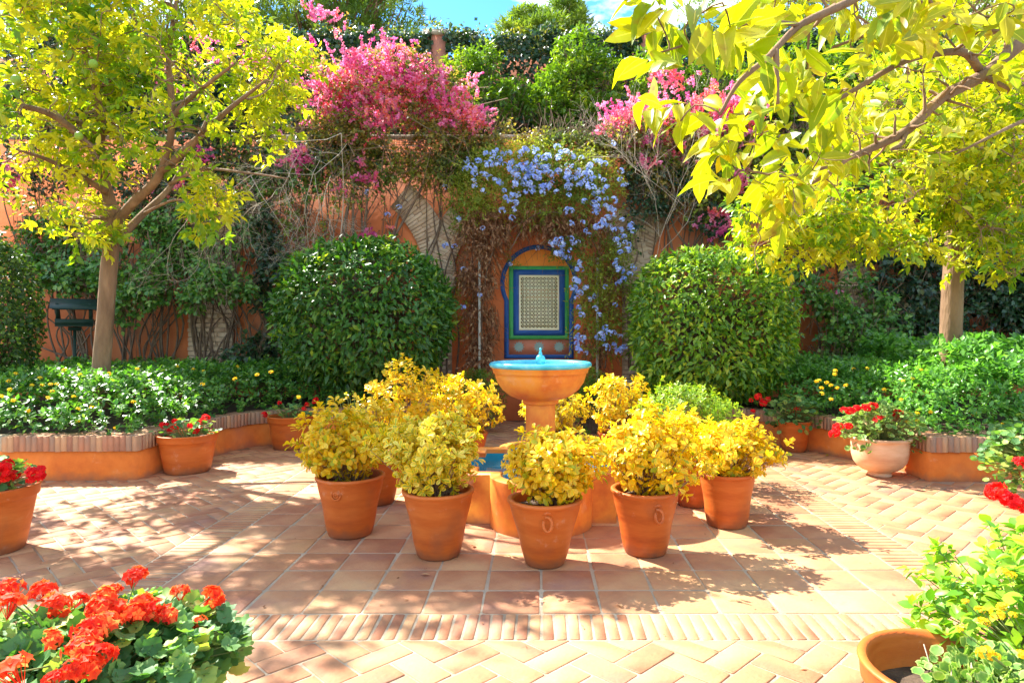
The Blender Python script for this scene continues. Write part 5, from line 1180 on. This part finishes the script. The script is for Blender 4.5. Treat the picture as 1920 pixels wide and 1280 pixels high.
creeper('gold and green creeper lying along the wall top over the blue flowers', [(1050,262,110,12,10.9,.3,1.4),(960,262,40,10,10.9,.3,1.0),(1140,275,60,16,10.8,.2,1.),(905,280,40,25,10.75,.15,.7),(860,300,50,35,10.75,.15,.6)], 760, M_ivyL, 131, stems_=0)
creeper('thin leafed creeper hanging between the magenta mound and the brick springer', [(790,320,60,40,10.8,.12,1),(740,340,50,30,10.8,.12,.6),(830,300,40,30,10.8,.12,.8),(850,340,30,40,10.8,.1,.6)], 260, M_ivyL, 132, stems_=7)
creeper('leafy dark rose climber behind the left tree trunk', [(270,530,55,45,10.3,.3,1),(250,500,60,35,10.3,.3,.8),(235,570,30,40,10.3,.2,.7),(170,515,70,35,10.4,.25,.9),(60,505,60,40,10.5,.2,.5)], 620, M_cover, 133, leaf=.085, stems_=16, group='climbers on the garden wall', k=6)
creeper('bluish green rose bush before the brick pier', [(410,500,45,35,10.2,.25,1),(395,530,50,30,10.2,.25,.9),(450,535,30,25,10.2,.2,.6),(360,555,20,30,10.3,.15,.4)], 300, M_cover, 134, leaf=.08, stems_=10)
creeper('dark climber rising beside the left clipped bush', [(500,500,25,60,10.6,.15,.8),(505,600,22,60,10.6,.15,.9),(480,665,50,30,10.4,.3,1),(560,690,60,25,10.3,.3,.8),(500,420,20,60,10.75,.08,.4)], 330, M_ivy, 135, leaf=.09, stems_=10)
creeper('leafless brown vine stems spread over the wall left of the brick springer', [(640,400,110,60,10.88,.05,1),(560,360,80,50,10.88,.05,.7),(720,430,60,40,10.88,.05,.6)], 90, M_brown, 136, leaf=.045, stems_=26, k=4)
creeper('green string creeper hanging down the wall right of the blue flowers', [(1190,370,10,70,10.6,.05,1),(1220,330,50,40,10.7,.15,1),(1225,390,12,40,10.6,.05,.9),(1290,330,50,50,10.7,.15,.9),(1180,440,10,30,10.6,.05,.5),(1260,360,50,40,10.7,.15,.6),(1350,400,60,45,10.7,.12,.8)], 680, M_ivy, 137, leaf=.06, stems_=5)
creeper('deep green rose climber in the shade behind the right bush', [(1580,560,55,60,10.2,.3,1),(1600,640,60,50,10.1,.3,.9),(1530,530,50,40,10.3,.3,.7),(1650,600,40,50,10.2,.3,.8),(1560,690,80,25,9.9,.3,.9)], 620, M_cover, 138, leaf=.085, stems_=14)
creeper('dense black green ivy covering the far right of the wall', [(1720,560,90,110,10.6,.25,.9),(1860,560,100,120,10.6,.25,1.1),(1980,560,100,130,10.5,.3,1),(1680,640,80,60,10.5,.25,.7),(1500,480,80,60,10.75,.15,.5),(1750,400,200,110,10.75,.2,.9)], 2600, M_ivy, 139, leaf=.085, stems_=12, k=8, L_=.25)
creeper('brown and green creeper over the wall behind the left tree crown', [(300,330,200,60,10.85,.1,.8),(120,420,100,60,10.85,.1,.5),(420,400,90,70,10.85,.1,.6),(60,300,100,80,10.8,.15,.7),(250,420,90,60,10.85,.1,.6)], 620, M_ivy, 140, leaf=.07, stems_=22)
creeper('olive leafed creeper on the wall under the magenta mound', [(620,330,110,70,10.8,.12,1),(480,330,110,80,10.8,.12,.9),(700,300,120,50,10.8,.12,.9),(560,430,60,50,10.85,.08,.5),(380,330,90,60,10.8,.1,.8)], 900, M_plumf, 142, leaf=.06, stems_=14, k=6)
creeper('dark small leafed creeper on the wall between the left tree and the bare twigs', [(420,300,120,60,10.82,.12,1),(560,300,90,50,10.8,.12,1),(330,400,80,80,10.85,.1,.8),(470,420,60,70,10.85,.1,.6),(650,290,90,30,10.8,.1,.8)], 700, M_ivy, 143, leaf=.075, stems_=12, k=6)
creeper('green leafy creeper spilling over the wall top behind the near citrus bough', [(1400,290,120,50,10.75,.2,1),(1560,290,120,60,10.75,.2,1),(1330,360,70,60,10.75,.12,.8),(1260,300,90,40,10.7,.15,.8)], 1500, M_plumf, 144, leaf=.07, stems_=6, k=7)
creeper('mid green leafy creeper on the wall behind the fork of the left tree', [(330,440,90,70,10.7,.15,1),(200,420,80,60,10.75,.12,.8),(90,450,70,60,10.75,.12,.7),(440,440,50,50,10.7,.12,.8),(540,330,90,50,10.8,.12,.6)], 900, M_cover, 145, leaf=.075, stems_=8, k=7)
creeper('ivy curtain on the wall top at the far left', [(200,180,260,80,11.0,.3,1),(430,200,120,70,11.0,.3,.9)], 1500, M_ivy, 141, leaf=.085, stems_=0, k=8)

# bare pale twigs in front of the wall
def bare(label, roots, seed, L0=.75, n_b=5, depth=5, grav=-.05, name='bare_shrub', r0=.0055, spread=.45):
    rng = np.random.RandomState(seed); b0 = P(*roots[0][:3]); b0[2] = .37; root = thing(name, tuple(b0), label, 'bare shrub'); g = G(); A, B, Ra, Rb = [], [], [], []
    def go(p, d, L_, r, k):
        n_ = 3; 
        for i in range(n_):
            d = unit(d + rng.normal(size=3)*.22 + np.array((0,0,grav))); q = p + d*L_/n_; A.append(p); B.append(q); Ra.append(r*(1-.2*i/n_)); Rb.append(r*(1-.2*(i+1)/n_)); p = q
            if k > 0 and rng.rand() < .55: go(p, unit(d+rng.normal(size=3)*spread*1.3), L_*.5, r*.55, k-1)
        if k > 0:
            for _ in range(2 if rng.rand() < .75 else 1): go(p, unit(d+rng.normal(size=3)*spread), L_*.72, r*.68, k-1)
    for i_, (px, py, Y, px2, py2, Y2) in enumerate(roots):
        a = P(px, py, Y)-b0; b = P(px2, py2, Y2)-b0; go(a, unit(b-a), L0, r0, depth)
        if i_ == 0: tube(g, catmull([np.array((a[0]*.3, .3, 0)), np.array((a[0]*.5+rng.normal()*.2, .45, a[2]*.35)), np.array((a[0]*.8+rng.normal()*.15, .5, a[2]*.75)), a], 22), [.014, r0*.9], 5, knob=.2)
    A, B = np.array(A), np.array(B); segs(g, A, B, np.array(Ra), np.array(Rb)); g.build('twigs', M_dry, root, kind='stuff')
bare('tangle of pale leafless twigs before the wall left of the left clipped bush', [(640,250,10.2,520,330,9.6),(650,270,10.2,560,400,9.6),(600,300,10.2,500,380,9.5),(560,290,10.1,440,400,9.4),(520,300,10.0,400,380,9.2),(470,330,9.8,560,450,9.2),(620,330,10.2,540,470,9.6),(430,350,9.6,330,430,9.0)], 151)
bare('pale dry stems fanning up the wall right of the blue flowers', [(1232,480,10.5,1260,300,10.3),(1240,470,10.5,1330,330,10.3),(1235,440,10.5,1220,300,10.3),(1250,420,10.5,1290,250,10.3),(1270,380,10.5,1200,260,10.2)], 152, L0=.9, depth=4, grav=.03, spread=.3)

# ================================================================ plumbago over the trellis
base = P(1010, CY, 10.5); base[2] = .0
PG = thing('plumbago_climber', tuple(base), 'sky blue flowering climber tumbling over the lattice window arch', 'climbing plant')
rng = np.random.RandomState(161)
gb = [(1010,325,150,48,10.78,.1,1.3),(875,380,35,70,10.6,.15,.9),(860,560,14,80,10.6,.1,.5),(960,320,80,45,10.45,.45,1.1),(1050,320,90,45,10.45,.45,1.1),(1120,350,50,50,10.4,.4,1),(900,330,50,50,10.5,.35,.9),(1010,380,140,35,10.35,.35,1),(880,390,35,40,10.4,.3,.5),(1060,465,30,25,10.3,.25,1.0),(1110,470,50,30,10.25,.25,.9),(1095,520,25,40,10.3,.2,.8),(1100,580,20,40,10.3,.2,.7),(1145,640,30,35,10.2,.2,.7),(1160,450,30,50,10.3,.2,.5),(952,470,6,30,10.75,.05,.8),(1010,285,130,22,10.7,.25,.9),(1085,640,16,30,10.4,.15,.6),(1120,600,40,70,10.3,.15,1.0),(1150,520,40,50,10.3,.15,.8)]
C, cc = blob(rng, 4000, gb, -.45, 2.5); C = C-base; cc = cc-base; D = unit(unit(C-cc)*.4+rng.normal(size=C.shape)*.55+np.array((0,-.25,.1)))
P_, D_, N_, Ln = sprays(rng, C, D, 8, .2, .05, spread=.75, droop=.15, t0=0); g = G(); leaves(g, P_, D_, N_, Ln, .42, T4, rng=rng); g.build('foliage', M_plumf, PG, kind='stuff')
db = [(905,430,45,50,10.45,.25,1),(895,500,42,55,10.45,.22,1.1),(905,590,35,60,10.5,.2,1.1),(900,660,28,40,10.5,.2,.9),(980,405,100,25,10.5,.3,.9),(1080,420,80,30,10.45,.25,.8),(1130,520,35,80,10.5,.2,.6),(1120,640,30,50,10.5,.2,.6)]
C, cc = blob(rng, 850, db, -.3, 3.0); C = C-base; D = unit(rng.normal(size=C.shape)*.65+np.array((0,-.2,-1.)))
P_, D_, N_, Ln = sprays(rng, C, D, 9, .24, .07, spread=.6, droop=.5, t0=0, base=.6, up=0); g = G(); leaves(g, P_, D_, N_, Ln, .42, T4, rng=rng); g.build('dead_foliage', M_brown, PG, kind='stuff')
g = G(); A = C + rng.normal(size=C.shape)*(.04,.04,.05); segs(g, A, A+D*(.35+.3*rng.rand(len(A), 1)), .005, .002); g.build('dry_stems', M_brown, PG, kind='stuff')
fb = [(960,310,95,38,10.0,.12,1.0),(1050,320,95,40,10.0,.12,1.2),(1125,355,45,45,10.0,.12,.9),(885,330,35,40,10.1,.12,.7),(985,355,110,30,9.95,.1,.9),(1060,460,30,18,9.95,.1,1.6),(1045,480,26,14,9.95,.1,1.2),(1150,440,55,35,10.0,.1,.8),(1165,500,25,40,10.0,.1,.9),(1085,520,18,35,10.0,.1,.9),(960,400,35,12,10.0,.1,1.1),(1145,640,30,30,9.9,.1,1.5),(1085,640,20,35,10.0,.1,1.5),(1110,560,50,40,10.0,.1,.7),(1110,400,60,30,10.,.1,.5)]
C, cc = blob(rng, 275, fb); extra = [(835,350,10.6),(860,410,10.3),(852,462,10.3),(835,460,10.4),(748,388,10.7),(727,402,10.7),(688,360,10.7),(905,428,10.1),(899,553,10.1),(868,575,10.2),(875,300,10.4),(928,285,10.3),(1000,278,10.3),(1045,275,10.2),(1150,268,10.3),(870,505,10.2),(1165,320,10.2),(1175,345,10.2),(1008,466,10.7),(957,495,10.6),(788,500,10.6)]
C = np.vstack([C, [P(*q) for q in extra]]) - base
for q in C: put_head(PG, H_BLU, tuple(q), rng.uniform(.75, 1.15), rng, .5, 'flower_cluster')
g = G()
for (pts, r) in (([(905,690,10.45),(903,600,10.42),(915,500,10.4),(945,440,10.4),(1000,405,10.4)], .018), ([(900,690,10.5),(895,560,10.5),(885,470,10.5),(900,400,10.5)], .014), ([(1125,690,10.5),(1130,560,10.5),(1120,470,10.45),(1080,410,10.4)], .018), ([(1180,690,10.6),(1178,600,10.6),(1168,530,10.5),(1195,480,10.5),(1180,400,10.5)], .02), ([(955,470,10.4),(1005,402,10.3),(1100,405,10.3)], .012), ([(1135,690,10.4),(1140,600,10.4),(1150,500,10.4)], .012)):
    tube(g, catmull(np.array(PP(pts))-base, 26), [r, r*.5], 6, knob=.15)
g.build('stem', M_vine, PG, smooth=True)
for px, lab in ((899, 'slim pale trellis pole left of the lattice window'), (1120, 'slim pale trellis pole right of the lattice window')):
    c = P(px, CY, 10.35); o_ = thing('trellis_pole', (c[0], 10.35, 0), lab, 'pole', 'poles carrying the blue climber')
    g = G(); tube(g, [(0,0,-.03),(0,0,1.2),(0,0,2.55)], [.022,.020], 10); g.build('pole_shaft', M_pole, o_, smooth=True)
    g = G(); lathe(g, [(.001,2.56),(.026,2.56),(.026,2.60),(.001,2.61)], 10); tube(g, [(0,0,2.57),(0,.65,2.57)], [.012], 6); g.build('top_bracket', M_pole, o_)

# ================================================================ bird feeder
c = P(137, 617, 9.9); k_ = 9.9/F; BF = thing('bird_feeder', (c[0], 9.9, .37), 'dark green roofed bird feeder on a post behind the left tree trunk', 'bird feeder')
def fz(py): return CH-(py-CY)*k_-.37
g = G(); box(g, (-.21,-.16,fz(612)), (.25,.16,fz(612)+.02)); 
for a, b in (((-.21,-.16),(.25,-.14)),((-.21,.14),(.25,.16)),((-.21,-.139),(-.19,.139)),((.23,-.139),(.25,.139))): box(g, (a[0],a[1],fz(612)+.021), (b[0],b[1],fz(598)))
g.build('tray', M_feeder, BF)
for x_, y_ in ((-.185,-.13),(-.185,.13),(.215,-.13),(.215,.13)):
    g = G(); box(g, (x_-.017,y_-.017,fz(597.9)), (x_+.017,y_+.017,fz(573)+.03)); g.build('post', M_feeder, BF)
for s_ in (-1, 1):
    g = G(); z0, z1 = fz(580), fz(562); v = [(-.27,s_*.24,z0),(.31,s_*.24,z0),(.31,0,z1),(-.27,0,z1)]; v = np.array(v+[(a,b,c_+.016) for a,b,c_ in v])
    g.add(v, [(0,1,2,3),(4,5,6,7),(0,1,5,4),(1,2,6,5),(2,3,7,6),(3,0,4,7)]); g.build('roof_panel', M_feeder, BF)
g = G(); box(g, (-.0,-.02,-.02), (.04,.02,fz(612)-.002)); g.build('pole', M_feeder, BF)
g = G(); box(g, (-.06,-.05,fz(612)-.06), (.10,.05,fz(612)-.004)); g.build('bracket', M_feeder, BF); BF.rotation_euler = (0, 0, rad(32))

# ================================================================ pines beyond the wall
def pine(name, label, blobs, Y, trunk_x, n_, seed, leaf=.34, m_=M_pine):
    rng = np.random.RandomState(seed); base = P(trunk_x, CY, Y); base[2] = -.05; root = thing(name, tuple(base), label, 'pine tree', 'pines beyond the upper wall')
    C, cc = blob(rng, n_, blobs, .0, .55, shell=.25); C = C-base; cc = cc-base
    D = unit(unit(C-cc)*.8 + rng.normal(size=C.shape)*.4 + np.array((0,0,.8)))
    P_, D_, N_, Ln = sprays(rng, C, D, 11, .30, leaf, spread=.75, droop=0, t0=.1); g = G(); leaves(g, P_, D_, N_, Ln, .16, T2, rng=rng); g.build('crown', m_, root, kind='stuff')
    g = G(); top = np.mean([c for c in cc], 0); tube(g, catmull([(0,0,0),(.2,0,top[2]*.4),(-.1,.1,top[2]*.7),top], 24), [.35,.15], 10, knob=.12); g.build('trunk', M_bark, root, smooth=True)
    g = G(); sel = rng.permutation(len(C))[:160]; a = cc[sel]*np.array((.6,.6,.8)); segs(g, a, C[sel], .06, .02); g.build('branches', M_bark, root)
pine('pine_tree', 'tall feathery pine rising out of the top of the photo, left of the sky gap', [(640,20,90,70,28,2.5,1),(720,30,60,45,28,2.2,1),(560,10,90,80,28,2.5,1),(660,-70,120,70,28,3,1),(480,40,70,70,28,2.2,1),(770,55,40,25,28,1.5,.7),(600,70,120,40,27,2,.7)], 28, 620, 1900, 171)
pine('pine_tree', 'second pine crown behind the left tree at the top edge', [(300,30,90,80,30,2.5,1),(400,60,70,70,30,2.2,1),(130,20,110,90,30,3,.9),(20,80,100,80,30,2.5,.9),(400,-40,100,60,30,2.5,.8)], 30, 280, 1500, 172)
pine('pine_tree', 'round topped pine standing against the blue sky in the middle', [(1058,45,34,22,32,2.2,1.1),(995,62,42,16,32,2.2,1.1),(1085,66,20,20,31,1.6,.8),(948,76,20,10,31,1.5,.7),(1025,80,70,20,31,2,.9)], 32, 1010, 1500, 173, leaf=.36)
pine('pine_tree', 'broad pine behind the near citrus bough at the top right', [(1420,20,120,60,30,2.5,1),(1600,30,120,70,30,2.5,1),(1780,40,130,80,30,3,1),(1900,20,120,100,30,3,1),(1290,55,60,30,30,2,.9)], 30, 1580, 1500, 174)
# a wispy sprig of the hedge against the sky
# ================================================================ fallen leaves
rr = np.random.RandomState(191); q = np.concatenate([np.c_[rr.uniform(-4, 4, 170), rr.uniform(2.9, 8.5, 170)], np.array([(-3.9, 6.5), (-3.7, 7.5), (3.6, 7.0), (3.8, 6.4), (-3.3, 8.5), (3.2, 8.3)])[rr.randint(6, size=120)] + rr.normal(size=(120, 2))*.22])
q = q[~in_poly(q, bedL) & ~in_poly(q, bedR) & (np.hypot(q[:, 0], q[:, 1]-FY) > 1.05)]; N_q = len(q)
g = G(); leaves(g, np.c_[q, np.full(N_q, .006)], unit(np.c_[rr.normal(size=(N_q, 2)), rr.rand(N_q)*.3]), unit(np.c_[rr.normal(size=(N_q, 2))*.3, np.ones(N_q)]), rr.uniform(.010, .034, N_q), .5, T4, rng=rr)
tag(g.build('leaf_litter', M_brown, kind='stuff'), 'tiny dry leaves and petals scattered over the paving', 'litter')
for i, (px, py, lab) in enumerate(((790,1079,'dry curled leaf on the tile left of the frontmost pot'),(1166,1140,'tiny pale leaf on the front tiles right of the frontmost pot'),(1553,853,'yellow leaf lying before the right curved planter'),(127,903,'small dry leaf at the foot of the left straight planter wall'),(888,1027,'dry seed husk between two front pots'),(1105,898,'pale leaf lying in the shade by the basin'))):
    Y = F*CH/(py-CY); c = P(px, py, Y); g = G(); leaves(g, np.array([[0,0,.006]]), np.array([[math.cos(i*2.),math.sin(i*2.),.12]]), np.array([[.2,.1,1.]]), .055, .55, T12); o_ = g.build('fallen_leaf', M_brown if i != 2 else M_citN); o_.location = (c[0], c[1], .004); tag(o_, lab, 'leaf', 'fallen leaves on the paving')
